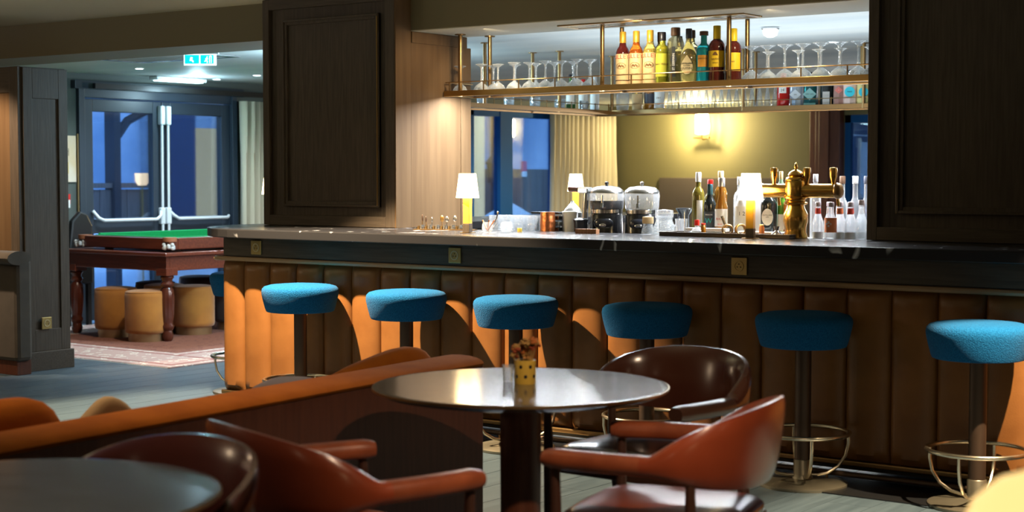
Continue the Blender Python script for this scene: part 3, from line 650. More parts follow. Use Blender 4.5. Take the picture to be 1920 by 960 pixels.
C_gold = mat('gold_foil', (.62, .36, .04), rough=.35, metal=.5); C_yel = mat('yellow_cap', (.80, .58, .02), rough=.35); C_brn = mat('brown_stopper', (.10, .05, .025), rough=.5)
C_blk = mat('black_cap', (.015, .015, .02), rough=.3); C_red = mat('red_cap', (.6, .02, .015), rough=.35); C_grey = mat('dark_grey_cap', (.06, .065, .09), rough=.4); C_white = mat('white_cap', (.75, .76, .76), rough=.4)
C_teal = mat('dark_teal_cap', (.01, .05, .06), rough=.35); C_cork = mat('pale_cork_stopper', (.55, .42, .22), rough=.6)
G_red = liq('dark_wine_glass', (.10, .012, .01), .4); G_orange = liq('orange_spirit_glass', (.75, .16, .015)); G_pale = liq('pale_yellow_glass', (.75, .55, .12)); G_lime = liq('yellow_green_glass', (.55, .55, .05))
G_clear = M_glass; G_straw = liq('straw_glass', (.72, .62, .30), .85); G_teal = liq('turquoise_glass', (.02, .42, .48), .5); G_dk = liq('dark_brown_glass', (.11, .018, .012), .3)
G_olive = liq('olive_glass', (.32, .25, .04), .6); G_amb = liq('amber_glass', (.55, .24, .03), .6); G_blackish = liq('near_black_glass', (.015, .02, .02), .2)
G_redb = liq('bright_red_glass', (.70, .02, .015), .4); G_bluew = liq('pale_blue_glass', (.55, .68, .85), .5); G_tealdk = liq('dark_teal_glass', (.01, .10, .11), .35); G_pink = liq('pink_glass', (.75, .42, .36), .5)
YB = 8.03; ZB = 1.938
def lillet(lab, x, g):
    t = bottle(lab, x, YB, ZB, .325, .038, g, C_gold, 'wine', [(.045, .195, 1.15, L_cream), (.018, .040, 1.3, L_cream)], texts=[('LILLET', .034, .178, I_red), ('LILLET', .013, .075, I_brn)], cap_h=.20)
    ring = M()
    for k in range(26):
        a = 2*pi*k/26; x0 = .024*cos(a); z0 = .125+.017*sin(a); rr = .0389; ring.lathe([(0, 0), (.0028, .001), (0, .002)], 6, (rr*sin(x0/rr), -rr*cos(x0/rr), z0))
    for k in range(7):
        x0 = -.014+.0047*k; z0 = .122+.006*((k*5) % 3)/2; rr = .0389; ring.box(rr*sin(x0/rr)-.002, rr*sin(x0/rr)+.002, -rr*cos(x0/rr)-.0005, -rr*cos(x0/rr)+.0005, z0-.006, z0+.006)
    obj('emblem', ring, I_brn, t)
    return t
lillet('dark red aperitif bottle with gold cap and cream label, leftmost on the near shelf', -5.112, G_red)
lillet('orange aperitif bottle with gold cap and cream label on the near shelf', -5.018, G_orange)
lillet('pale yellow aperitif bottle with gold cap and cream label on the near shelf', -4.923, G_pale)
bottle('yellow green liqueur bottle with lime label and black cap on the near shelf', -4.832, YB-.01, ZB, .308, .036, G_lime, C_blk, 'round', [(.055, .185, 1.2, L_lime)], texts=[('CHARTREUSE', .0145, .125, I_brn), ('CHARTREUSE', .009, .072, I_brn)], cap_h=.16)
bottle('dark capped bottle behind the pale yellow aperitif bottle', -4.915, 8.13, ZB, .32, .034, G_olive, C_brn, 'round', cap_h=.17)
t = bottle('tall clear six-sided liqueur bottle with bronze cap and narrow upright label', -4.752, YB, ZB, .33, .040, thin_glass('faint_gold_glass', (.80, .76, .60), haze=.06, hcol=(.8, .75, .5)), C_brn, 'tall', [], n=6, cap_h=.14, capr=.024)
obj('upright_label', M().box(-.009, .009, -.0435, -.0415, .05, .22), L_blk, t); text('lettering', 'ST GERMAIN', .017, I_white, t, at=(0, -.0445, .135), rot=pi/2)
obj('medallion', M().prism([(.017*cos(k*pi/6), .15+.024*sin(k*pi/6)) for k in range(12)], -.043, -.0412), L_blk, t)
bottle('dark capped bottle at the back behind the round-labelled bottle', -4.70, 8.13, ZB, .32, .036, G_straw, C_brn, 'round', cap_h=.14)
t = bottle('round-shouldered pale bottle with a drop-shaped cream label', -4.655, YB-.015, ZB, .318, .044, G_straw, C_grey, 'belly', [], cap_h=.17)
dp = [(.030*cos(a)*(1 if sin(a) < 0 else 1-.75*sin(a)**2), .105+(.044*sin(a) if sin(a) < 0 else .062*sin(a))) for a in [k*pi/14 for k in range(28)]]
obj('drop_label', M().prism(dp, -.0465, -.0445), mat('drop_label_paper', (.74, .62, .36), rough=.6), t)
text('lettering', 'DISTILLERIE\nLUTIN', .012, I_blk, t, at=(0, -.0468, .115)); text('lettering', 'LUTIN', .019, I_blk, t, at=(0, -.0468, .093))
bottle('second pale bottle with black cap half hidden between the tall bottles', -4.785, 8.13, ZB, .29, .034, G_straw, C_blk, 'round', cap_h=.12)
t = bottle('turquoise ribbed bottle with small orange label on the near shelf', -4.565, YB, ZB, .30, .038, G_teal, C_brn, 'round', [(.10, .165, .72, L_org)], texts=[('QUINTINYE', .010, .145, I_brn)], cap_h=.08, capr=.022)
obj('neck_band', M().lathe([(.0155, .215), (.0155, .27)], 16, cap=False), C_gold, t)
t = bottle('dark brown red bottle with yellow cap and yellow mountain label', -4.475, YB-.01, ZB, .325, .041, G_dk, C_yel, 'round', [(.095, .185, 1.3, L_yel)], texts=[('SALERS', .013, .138, I_brn), ('APERITIF', .008, .117, I_brn)], cap_h=.24)
mtm = M().prism([(-.014, .160), (-.010, .168), (-.004, .178), (.004, .178), (.010, .168), (.014, .160)], -.0432, -.0422); obj('mountain_emblem', mtm, I_brn, t)
bottle('yellow-capped brown bottle partly hidden behind the right rack pole', -4.375, 8.03, ZB, .305, .040, G_dk, C_yel, 'round', [(.07, .17, 1.2, L_yel)], cap_h=.24, texts=[('AMER', .012, .12, I_brn)])
# far shelf bottles (only lower halves show below the near shelf)
YB2, ZB2 = 11.2, 1.939
t = bottle('clear glass decanter with ring ornament at the far shelf corner', -7.13, YB2, ZB2, .27, .055, M_cut, M_cut, 'belly')
bottle('pale green bottle with a cream label on the far shelf left', -6.985, YB2, ZB2, .27, .045, G_straw, C_blk, 'round', [(.01, .15, 1.2, L_cream)], texts=[('RESERVE', .014, .07, I_brn)])
bottle('amber bottle with grey blue label on the far shelf left', -6.87, YB2, ZB2, .27, .045, G_amb, C_blk, 'round', [(.07, .15, 1.2, C_grey)])
bottle('clear bottle with white and navy label before the highball glasses', -6.775, YB2, ZB2, .27, .042, G_clear, C_blk, 'round', [(.03, .16, 1.2, L_white)], texts=[('DRY', .020, .11, I_blk), ('GIN', .016, .06, I_red)])
bottle('bright red bottle with a white 24 tag on the far shelf', -5.665, YB2, ZB2, .27, .050, G_redb, C_red, 'round', [(.115, .16, .6, L_white)], texts=[('24', .030, .137, I_blk)])
def dia(t, r, c, m_, s_, ink, z=.10, y=-.056): obj('diamond_label', M().prism([(-r, z), (0, z-r*.9), (r, z), (0, z+r*.9)], y-.002, y), m_, t); text('lettering', s_, r*.30, ink, t, at=(0, y-.003, z))
t = bottle('pale blue square bottle with silver diamond label', -5.555, YB2, ZB2, .27, .052, G_bluew, C_blk, 'square'); dia(t, .045, 0, mat('silver_paper', (.55, .62, .68), rough=.4), 'GIN', I_blk)
t = bottle('dark teal square bottle with pale teal diamond label', -5.435, YB2, ZB2, .27, .056, G_tealdk, C_blk, 'square'); dia(t, .052, 0, mat('pale_teal_paper', (.22, .45, .44), rough=.5), 'DRY GIN', I_blk, .10, -.058)
obj('band_label', M().box(-.045, .045, -.060, -.0575, .01, .033), mat('teal_band', (.15, .40, .38), rough=.5), t)
t = bottle('near-black bottle with small grey label on the far shelf', -5.30, YB2, ZB2, .27, .052, G_blackish, C_blk, 'square'); obj('small_label', M().box(-.026, .026, -.055, -.053, .02, .115), mat('grey_paper', (.5, .5, .48), rough=.5), t)
bottle('dark narrow bottle between the near-black and pink bottles', -5.225, YB2+.05, ZB2, .27, .03, G_blackish, C_blk, 'round')
t = bottle('pink bottle with red diamond label on the far shelf', -5.175, YB2-.05, ZB2, .27, .046, G_pink, C_brn, 'square'); dia(t, .030, 0, mat('red_paper', (.62, .16, .13), rough=.5), 'G', I_white, .12, -.049)
def disc_label(t, r, z, y, m_): obj('round_label', M().prism([(r*cos(k*pi/10), z+r*sin(k*pi/10)) for k in range(20)], y-.002, y), m_, t)
L_cyan = mat('cyan_paper', (.02, .55, .70), rough=.5)
t = bottle('pale pink bottle with round cyan label on the far shelf', -5.085, YB2-.05, ZB2, .27, .058, mat('pearl_pink', (.72, .55, .50), rough=.3), C_blk, 'square'); disc_label(t, .038, .105, -.060, L_cyan); text('lettering', 'MARE', .014, I_blk, t, at=(0, -.063, .105))
t = bottle('yellow and gold bottle with round cyan label beside the right pier', -4.975, YB2-.05, ZB2, .27, .058, mat('pale_gold', (.70, .60, .25), rough=.3), C_blk, 'square'); disc_label(t, .035, .10, -.060, L_cyan)
for k, (y, g, c_, lab) in enumerate(((8.75, G_olive, C_blk, 'small green bottle on the left wing of the rack, nearest the pier'), (10.75, liq('green_glass', (.05, .16, .04), .4), C_blk, 'green bottle on the left wing of the rack'), (10.93, mat('white_ceramic', (.75, .72, .68), rough=.4), C_red, 'white bottle with red cap on the left wing of the rack'),
                                 (11.1, M_white, C_white, 'tall white canister at the rack corner'))):
    bottle(lab, -7.34, y, ZB2, .27+.03*(k % 2), .038, g, c_, 'round', [(.06, .14, 1.2, L_white)])

# ------------------------------------------------------------------ bottles on the ledge behind the tray
ZL = 1.086
def lb(lab, x, y, h, r, g, c_, kind='round', labels=(), texts=(), cap_h=.12, **k): return bottle(lab, x, y, ZL, h, r, g, c_, kind, labels, texts=texts, cap_h=cap_h, **k)
lb('tall golden bottle with white cap, leftmost on the white ledge', -4.43, 7.74, .355, .034, G_olive, C_white, 'round', [(.05, .20, .5, L_white)], cap_h=.15, rz=.75)
lb('clear bottle with red cap behind the W bottle', -4.405, 7.83, .315, .034, G_straw, C_red, 'round', [(.05, .15, 1.2, L_white)], cap_h=.14)
lb('dark bottle with black label and green letter W', -4.345, 7.72, .29, .034, G_blackish, C_teal, 'wine', [(.04, .14, 1.3, L_blk)], [('W', .040, .088, I_teal), ('MAISON', .011, .122, I_white)], .2)
lb('amber bottle with pale stopper behind the dark W bottle', -4.345, 7.84, .362, .036, G_amb, C_cork, 'round', cap_h=.14)
lb('rum bottle with pink and white label and silver cap', -4.262, 7.70, .325, .036, G_amb, mat('silver_cap', (.6, .6, .62), rough=.3, metal=.8), 'cone', [(.06, .155, 1.3, L_white), (.02, .045, 1.3, L_white)], cap_h=.15, texts=[('RHUM', .018, .10, I_red), ('BLANC', .009, .072, I_red)])
lb('clear bottle behind the rum bottle', -4.235, 7.86, .33, .036, M_glass, C_white, 'round', cap_h=.14)
lb('large white-labelled bottle left of the right bar lamp', -4.15, 7.74, .325, .046, mat('frosted_bottle', (.75, .78, .82), rough=.3), C_grey, 'belly', [(.05, .17, 1.2, L_white)], cap_h=.10, texts=[('1 2', .03, .13, I_blk)])
lb('white bottle with blue crest behind the bar tray', -4.08, 7.76, .26, .040, mat('milk_glass', (.8, .82, .85), rough=.3), C_white, 'square', [], [])
lb('dark bottle with large oval white label right of the lamp', -3.985, 7.72, .285, .044, G_blackish, C_blk, 'round', [], cap_h=.1)
q = [o for o in bpy.data.objects if o.get('label', '').startswith('dark bottle with large oval')][0]
obj('oval_label', M().prism([(.030*cos(k*pi/12), .115+.045*sin(k*pi/12)) for k in range(24)], -.0475, -.0445), L_white, q); text('lettering', 'DISTILLERIE\nGIN', .010, I_blk, q, at=(0, -.048, .12))
lb('slim pale green tube bottle behind the lamp', -3.985, 7.86, .36, .020, liq('pale_green', (.4, .6, .4), .6), C_cork, 'tall')
lb('green bottle right of the oval-labelled bottle', -3.925, 7.76, .27, .026, liq('leaf_green', (.12, .35, .03), .4), C_blk, 'round', [(.04, .13, 1.2, L_white)])
lb('orange spirit bottle with white label left of the beer tap', -3.87, 7.74, .28, .034, G_orange, C_gold, 'round', [(.05, .12, 1.2, L_white)])
lb('white capped bottle behind the left tap handle', -3.885, 7.88, .35, .028, M_glass, C_white, 'round')
lb('grey capped bottle behind the beer tap', -3.80, 7.90, .345, .030, M_glass, mat('silver_grey_cap', (.4, .42, .48), rough=.3), 'round')
for x, c_, nm_ in ((-3.70, C_brn, 'brown'), (-3.625, C_white, 'white'), (-3.56, C_grey, 'grey'), (-3.50, C_blk, 'dark')):
    bottle('clear spirit bottle with %s cap behind the right arm of the beer tap' % nm_, x, 8.02, .90, .52, .034, M_glass, c_, 'round', cap_h=.08, rz=.5)
# small mixer bottles on the ledge by the right pier
SC = mat('pale_screw_cap', (.66, .58, .62), rough=.4); LR = mat('soda_red_label', (.70, .06, .03), rough=.5); LO = mat('soda_orange_label', (.80, .25, .08), rough=.5)
for row in range(3):
    for i in range(7):
        x = -3.655 + i*.060 + row*.028; y = 7.63+row*.075
        if x > -3.33 or (row == 0 and i == 1): continue
        red = i < 4
        lab = '%s mixer bottle right of the tap column, %s row, with %s neck label' % (ORD[i], ('front', 'middle', 'back')[row], ('red', 'white', 'orange')[(i+row) % 3]) if red else '%s plain mixer bottle with pale cap beside the right pier, %s row' % (ORD[i-4], ('front', 'middle', 'back')[row])
        t = bottle(lab, x, y, ZL, .200+.012*(i > 3), .029, M_cut if not red else M_glass, SC, 'cone', [(.012, .045, 1.2, L_white)] if red else [], cap_h=.12, grp='mixer bottles in front of the right pier' if red else 'plain mixer bottles beside the right pier', n=16)
        if red: obj('neck_label', M().lathe([(.0155, .138), (.0135, .168)], 14, cap=False), (LR, L_white, LO)[(i+row) % 3], t)
t = bottle('clear mixer bottle with a large orange label and white cross by the tap column', -3.568, 7.60, ZL, .20, .032, M_glass, SC, 'cone', [(.045, .12, 1.3, LO)], cap_h=.12); text('lettering', '+', .05, I_white, t, r=.0335, at=(-.008, 0, .085), thick=.003)

# ================================================================== BAR LAMPS
def bar_lamp(lab, x, y, z=ZC, s=1.0, power=9):
    t = thing('table_lamp', lab, 'lamp', (x, y, z), .2, 'small bar lamps')
    obj('foot', M().box(-.021*s, .021*s, -.021*s, .021*s, 0, .052*s), M_oakv, t, .002)
    obj('foot_plate', M().cyl((0, 0, 0), .045*s, .004, 20), M_bronze, t)
    obj('stem', M().box(-.020*s, .020*s, -.020*s, .020*s, .052*s, .21*s), M_stem, t, .003, label='amber glowing stem')
    obj('shade', M().lathe([(.065*s, .198*s), (.048*s, .334*s), (.0465*s, .334*s), (.0635*s, .198*s)], 28, cap=False), M_shade, t)
    light('POINT', 'lamp_bulb', (x, y, z+.24*s), power*.7, (1, .72, .38), .02)
    return t
bar_lamp('small lit lamp on the counter by the left pier, square amber stem', -5.55, 7.10)
bar_lamp('small lit lamp on the counter in front of the bottles, left of the beer tap', -3.872, 7.30)
bar_lamp('lit lamp peeping out at the left edge of the left pier', -7.59, 7.60, power=5)
# far lamp on the back counter
bc = thing('back_counter', 'dark back counter of the island bar under the far shelf', 'counter', (-5, 11.2, 0))
obj('carcass', M().box(-2.2, 3.4, -.3, .35, 0, .88), M_dark, bc); obj('top', M().box(-2.2, 3.4, -.32, .37, .88, .92), M_steel, bc, .004)
bar_lamp('lit lamp on the left return counter, behind the chrome pump', -7.1, 10.47, ZC, 1.0, 6)
t = thing('ceiling_sconce', 'glowing wall sconce with a brass bracket on the olive far wall', 'sconce', (-10.85, YF-.16, 1.93))
obj('glass_shade', M().lathe([(.05, .05), (.085, .06), (.09, .28), (.085, .32)], 20), mat('lit_sconce_glass', (1, .9, .7), emit=(1, .82, .42), es=40), t)
obj('bracket', M().tube([(0, .15, .0), (0, .05, -.02), (0, 0, .0), (0, 0, .05)], .012, 8).box(-.12, .12, -.02, .02, -.01, .01).tube([(.11, 0, 0), (.14, 0, .15), (.11, 0, .3)], .008, 6), M_brass, t)
t.name = 'wall_sconce'
light('POINT', 'lamp_bulb', (-10.85, YF-.34, 2.1), 120, (1, .80, .42), .06)

# ================================================================== BEER TAP
t = thing('beer_tap', 'brass T-shaped beer tap column with three upright handles', 'beer tap', (-3.70, 7.462, ZC), .12)
obj('column', M().lathe([(.062, 0), (.064, .01), (.055, .035), (.056, .06), (.064, .09), (.062, .125), (.048, .155), (.044, .17), (.060, .176), (.062, .184), (.048, .192), (.050, .200), (.060, .206), (.060, .212), (.052, .218), (.055, .235), (.0555, .288), (.052, .296), (.055, .302), (.048, .312), (.034, .320), (.042, .326), (.032, .342), (.012, .352)], 36, cap=False), M_gold, t)
obj('finial', M().lathe([(.010, .350), (.006, .356), (.011, .364), (.009, .375), (.003, .388), (0, .39)], 14, cap=False), M_gold, t)
obj('arm', M().tube([(-.185, 0, .245), (.215, 0, .245)], .036, 28), M_gold, t)
for sx in (-1, 1):
    e = M().pillow((.222 if sx > 0 else -.19, 0, .245), .030, .041, .041, 8, 2.0); obj('end_cap', e, M_bronze, t)
for x in (-.118, .058, .198):
    p_ = obj('tap_handle', M().lathe([(.009, .278), (.011, .292), (.0195, .318), (.0205, .352), (.018, .362), (0, .365)], 18, (x, 0, 0), cap=False), M_gold, t)
for x in (-.118, .198): obj('spout', M().tube([(x, .03, .235), (x, .07, .215), (x, .085, .17)], .009, 8), M_gold, t)

# ================================================================== TRAY AND TOOLS
t = thing('bar_tray', 'long dark wooden tray in front of the bottles', 'tray', (-4.07, 7.44, ZC))
obj('base', M().box(-.37, .40, -.10, .08, 0.001, .010), M_oakh, t, .002); obj('rim', M().box(-.37, .40, -.10, -.088, .010, .024).box(-.37, .40, .068, .08, .010, .024).box(-.37, -.358, -.088, .068, .010, .024).box(.388, .40, -.088, .068, .010, .024), M_oakh, t, .002)
t = thing('note_spike', 'upright metal spike on a round wooden base at the left end of the tray', 'spike', (-4.33, 7.42, ZC+.0105))
obj('base', M().cyl((0, 0, 0), .036, .008, 24), mat('copper_wood', (.35, .16, .06), rough=.4), t); obj('pin', M().lathe([(.002, .008), (.002, .12), (0, .125)], 8), M_steel, t)
def spring(name, lab, x, y, z, cat, r=.026):
    t = thing(name, lab, cat, (x, y, z), .5)
    pts = [(r*cos(k*pi/8), -.002*k+.02, r+r*sin(k*pi/8)) for k in range(40)]; obj('coil', M().tube(pts, .0055, 8), M_bronze, t)
    obj('handle', M().tube([(-.012, .02, r*2), (-.03, .02, r*2+.045)], .007, 8), M_oakv, t)
spring('cocktail_strainer', 'coiled bronze cocktail strainer lying on the tray', -4.06, 7.40, ZC+.0135, 'strainer')
t = thing('cocktail_strainer', 'second bronze strainer, close to the right bar lamp', 'strainer', (-3.995, 7.42, ZC+.0125), .7)
obj('coil', M().tube([(.026*cos(k*pi/8), -.0015*k+.015, .029+.026*sin(k*pi/8)) for k in range(30)], .0055, 8), M_bronze, t)
def small_jar(lab, x, y, z, r, h, g, lidm, cat='jar', name='storage_jar'):
    t = thing(name, lab, cat, (x, y, z))
    obj('body', M().lathe([(0, 0), (r, 0), (r*1.02, .004), (r*1.02, h*.8), (r*.8, h*.9), (r*.8, h)], 20, cap=False), g, t)
    obj('lid', M().lathe([(r*.86, h*.96), (r*.9, h), (r*.86, h*1.10), (0, h*1.12)], 20, cap=False), lidm, t)
    return t
small_jar('small bitters bottle with red cap on the tray', -4.21, 7.41, ZC+.0105, .014, .055, G_amb, C_red, 'bottle', 'bitters_bottle')
small_jar('small blue bottle behind the lamp stem on the tray', -3.965, 7.49, ZC+.0105, .013, .06, mat('cobalt', (.02, .08, .5), rough=.2), C_white, 'bottle', 'bitters_bottle')
small_jar('small copper-coloured shaker right of the lamp', -3.86, 7.40, ZC+.0105, .014, .055, mat('copper', (.6, .25, .12), rough=.3, metal=.8), C_cork, 'shaker', 'salt_shaker')
t = thing('pouring_funnel', 'glass cone pourer with teal rim left on the tray behind the strainers', 'funnel', (-4.30, 7.50, ZC+.0105)); obj('cone', M().lathe([(.045, 0), (.044, .006), (.012, .035), (.010, .06)], 20, cap=False), M_glass, t); obj('stopper', M().cyl((0, 0, .045), .014, .03, 14), C_red, t)
t = thing('pouring_funnel', 'dark cone pourer on the tray near the beer tap', 'funnel', (-3.81, 7.47, ZC+.0105)); obj('cone', M().lathe([(.036, 0), (.035, .006), (.010, .028), (.016, .05), (.0, .05)], 20, cap=False), M_smoke, t)
t = thing('napkin_stack', 'stack of white paper napkins behind the left half of the tray', 'napkins', (-4.30, 7.612, ZL))
for k in range(3): obj('napkin', M().box(-.125, .125, -.022, .022, k*.018, .016+k*.018), M_whitep, t, .002)
t = thing('napkin_stack', 'second white napkin stack, right of the strainers', 'napkins', (-3.97, 7.612, ZL))
for k in range(3): obj('napkin', M().box(-.13, .13, -.022, .022, k*.014, .012+k*.014), M_whitep, t, .002)
# jars and jug left of the tray
small_jar('large clip-top glass jar behind the right water dispenser', -4.60, 7.66, .90, .058, .30, M_cut, M_glass)
small_jar('small clear jar with pale lid right of the dispensers', -4.71, 7.60, .98+.122, .03, .045, M_cut, L_cream) if False else None
small_jar('lower clear jar with cream lid beside the right dispenser', -4.70, 7.65, .90, .036, .265, M_cut, L_cream)
t = thing('measuring_jug', 'clear jug with spout left of the golden bottle', 'jug', (-4.49, 7.66, .90)); obj('body', M().lathe([(0, 0), (.030, 0), (.032, .02), (.034, .27), (.036, .285)], 18, cap=False), M_glass, t); obj('handle', M().tube([(-.03, 0, .25), (-.065, 0, .24), (-.065, 0, .15), (-.03, 0, .14)], .006, 8), M_glass, t)
t = thing('black_cup', 'black funnel cup behind the jug', 'cup', (-4.55, 7.80, .90)); obj('body', M().lathe([(.028, 0), (.028, .3), (.052, .335), (.05, .34), (.02, .33)], 20, cap=False), M_black, t)
t = thing('cork_coaster_stack', 'low brown slatted block on the counter below the left dispenser', 'coasters', (-4.94, 7.40, ZC), .1)
for k in range(13): obj('slat', M().box(-.066+k*.0102, -.0575+k*.0102, -.02, .02, 0, .026), mat('cork_brown', (.26, .12, .055), rough=.6) if k == 0 else bpy.data.materials['cork_brown'], t)
t = thing('gold_cap', 'tiny gold pot standing on the counter before the tumblers', 'pot', (-5.42, 7.42, ZC)); obj('pot', M().lathe([(.014, 0), (.015, .018), (.013, .022), (0, .022)], 16), mat('olive_gold', (.42, .30, .04), rough=.3), t)
# dispensers
def dispenser(lab, x, y, level, knobm):
    t = thing('drink_dispenser', lab, 'dispenser', (x, y, .90), .35)
    obj('base', M().lathe([(0, 0), (.098, 0), (.10, .01), (.094, .295), (.088, .305), (0, .305)], 28, cap=False), M_black, t)
    b = M(); b.pillow((0, -.075, .25), .058, .03, .035, 8, 2.4); obj('tap_housing', b, M_smoke, t)
    obj('badge', M().pillow((0, -.104, .238), .022, .006, .012, 6, 2), M_steel, t)
    obj('collar', M().lathe([(.088, .305), (.092, .308), (.092, .328), (.090, .33)], 28, cap=False), M_steel, t)
    obj('tank', M().lathe([(.094, .33), (.097, .34), (.101, .41), (.096, .425)], 28, cap=False), M_glass, t)
    if level: obj('dark_drink', M().lathe([(0, .332), (.093, .332), (.096, .378), (0, .378)], 28, cap=False), M_smoke, t, label='dark drink')
    obj('lid', M().lathe([(.100, .422), (.098, .435), (.075, .455), (.03, .463), (0, .465)], 28, cap=False), M_steel, t)
    obj('knob', M().lathe([(.007, .463), (.007, .468), (.012, .474), (.012, .484), (0, .490)], 14, cap=False), knobm, t)
    obj('spout', M().tube([(0, -.095, .36), (0, -.12, .36), (0, -.125, .34)], .009, 8).cyl((0, -.112, .365), .006, .045, 8), M_steel, t)
    return t
dispenser('left drink dispenser, black base, half full of dark drink', -5.047, 7.76, 1, M_black)
dispenser('right drink dispenser, black base and empty clear tank', -4.808, 7.76, 0, M_steel)
# black box with pump / coffee grinder at left of dispensers
t = thing('chrome_pump', 'chrome pump with wooden side handle left of the dispensers', 'pump', (-5.19, 7.72, .90))
obj('post', M().tube([(.02, 0, 0), (.02, 0, .30), (.03, 0, .44)], .018, 12), M_steel, t); obj('head', M().box(-.015, .055, -.03, .03, .42, .455), M_steel, t, .006); obj('handle', M().tube([(-.09, 0, .445), (-.01, 0, .442)], .017, 12), M_walnut, t)
t = thing('canister', 'white canister right of the stacked glass trays', 'canister', (-5.262, 7.70, .90)); obj('body', M().cyl((0, 0, 0), .046, .315, 20), mat('glossy_white_enamel', (.88, .90, .92), rough=.2), t, .004)
t = thing('canister', 'small black canister in front of the left dispenser', 'canister', (-5.14, 7.63, .90)); obj('body', M().lathe([(.035, 0), (.04, .25), (.045, .27), (.03, .28), (0, .28)], 16), M_black, t)
t = thing('cloche', 'small steel cloche lid with knob behind the stacked trays', 'lid', (-5.40, 7.93, .90)); obj('dome', M().lathe([(.055, .30), (.05, .315), (.028, .345), (.01, .36), (.008, .372), (0, .374)], 20, cap=False).cyl((0, 0, 0), .055, .30, 16), M_steel, t)
t = thing('glass_tray_stack', 'stack of white and steel trays with dark lid, left of the white canister', 'trays', (-5.375, 7.70, .90))
for k in range(9): obj('tray', M().box(-.068, .068, -.05, .05, .0+k*.033, .022+k*.033), M_white if k % 2 else M_steel, t, .003)
obj('lid', M().box(-.125, .075, -.06, .06, .298, .31), M_black, t, .003)
t = thing('copper_mug', 'hammered copper mug beside the tumblers', 'mug', (-5.35, 7.60, .90)); obj('body', M().lathe([(.034, 0), (.04, .08), (.046, .25), (.042, .31), (.040, .30)], 18, cap=False), mat('hammered_copper', (.75, .26, .10), rough=.28, metal=1, bump=.6, scale=60), t)
# tumblers behind the counter edge
for i in range(5):
    for j in range(2):
        t = tag(obj('tumbler', GL['tumbler_body'], None, loc=(-5.745+i*.092, 7.62+j*.09, 1.086)), '%s cut tumbler right of the left bar lamp, %s row' % (ORD[i], ('front', 'back')[j]), 'glass', 'tumblers behind the counter edge')
        t.scale = (1, 1, 1.15)
t = thing('glass_crate', 'low white rack holding the tumblers', 'crate', (-5.63, 7.665, .90)); obj('crate', M().box(-.18, .24, -.09, .09, 0, .185), M_white, t, .004)
# clear jar with copper spoons
t = thing('utensil_jar', 'round glass jar holding copper utensils beside the left bar lamp', 'jar', (-5.50, 7.22, ZC)); obj('bowl', M().lathe([(.0, 0), (.022, .002), (.032, .02), (.03, .045), (.024, .06)], 18, cap=False), M_cut, t)
for k, a in enumerate((-.5, .1, .6)): obj('spoon', M().tube([(0, 0, .01), (.035*a*2, .005*k, .07)], .004, 6), mat('copper_spoon', (.65, .28, .12), rough=.3, metal=1) if k == 0 else bpy.data.materials['copper_spoon'], t)
t = thing('ice_tongs', 'slim steel tongs leaning out of the utensil jar', 'tongs', (-5.475, 7.235, ZC)); obj('arm', M().tube([(0, 0, .02), (.03, 0, .085), (.035, 0, .11)], .004, 6), M_steel, t); obj('tip', M().pillow((.037, 0, .112), .008, .004, .010, 6, 2), M_steel, t)
t = thing('round_jar', 'round clear jar of slices in front of the tumblers', 'jar', (-5.425, 7.30, ZC)); obj('bowl', M().lathe([(.0, 0), (.026, .002), (.036, .025), (.033, .05), (.025, .06)], 18, cap=False), M_cut, t)
# cutlery rack by left pier
t = thing('cutlery_rack', 'low metal rack of bar tools beside the left pier', 'rack', (-5.93, 7.40, ZC), .35)
obj('base', M().box(-.21, .17, -.03, .03, 0, .006), M_bronze, t)
for k in range(22): obj('clip', M().box(-.20+k*.016, -.192+k*.016, -.025, .025, .006, .018+.006*(k % 3)), (M_steel, M_brass, M_nickel)[k % 3], t)
for k, (dx, h, lab) in enumerate(((-.165, .085, 'dark slim bar spoon, leftmost in the rack'), (-.135, .075, 'short dark bar spoon second in the rack'), (-.105, .07, 'thin steel stirrer between the spoons and the round bowl spoons'), (-.035, .08, 'broad golden bar spoon in the middle of the rack'), (-.012, .075, 'broad steel bar spoon in the middle of the rack'), (.045, .08, 'steel bar spoon nearest the left bar lamp'))):
    s_ = thing('bar_spoon', lab, 'spoon', (-5.93+dx*cos(.35), 7.40+dx*sin(.35), ZC+.007), .2, None)
    obj('handle', M().tube([(0, 0, 0), (.004*(-1)**k, 0, h*.6)], .003, 6), M_steel if k in (2, 4, 5) else M_bronze, s_)
    obj('bowl', M().pillow((.004*(-1)**k, 0, h*.75), .006 if k < 3 else .013, .004, h*.25, 6, 2), M_brass if k == 3 else (M_steel if k > 1 else M_pole), s_)

# ================================================================== CEILING FITTINGS
def downlight(x, y, lab, z=2.40, cool=True, r=.045):
    t = thing('downlight', lab, 'downlight', (x, y, z)); obj('rim', M().lathe([(r, 0), (r, -.006), (r*.8, -.006), (r*.8, 0)], 24, cap=False), M_white, t)
    obj('lens', M().cyl((0, 0, -.005), r*.8, .004, 20), M_coollamp if cool else M_lamp, t)
downlight(-11.454, 9.79, 'lit ceiling spot left of the exit sign')
downlight(-11.3, 11.13, 'lit ceiling spot right of the exit sign')
downlight(-12.1, 11.35, 'lit ceiling spot just before the glazed door head')
downlight(-5.09, 10.86, 'lit ceiling spot above the glasses by the right pier')
downlight(-6.6, 15.1, 'small far lit ceiling spot behind the coupe glasses', r=.06)
t = thing('ceiling_light', 'flush round ceiling light of cut glass with silver rim behind the bar', 'ceiling light', (-4.93, 9.55, 2.40))
obj('rim', M().lathe([(.058, 0), (.06, -.012), (.052, -.016)], 24, cap=False), M_steel, t)
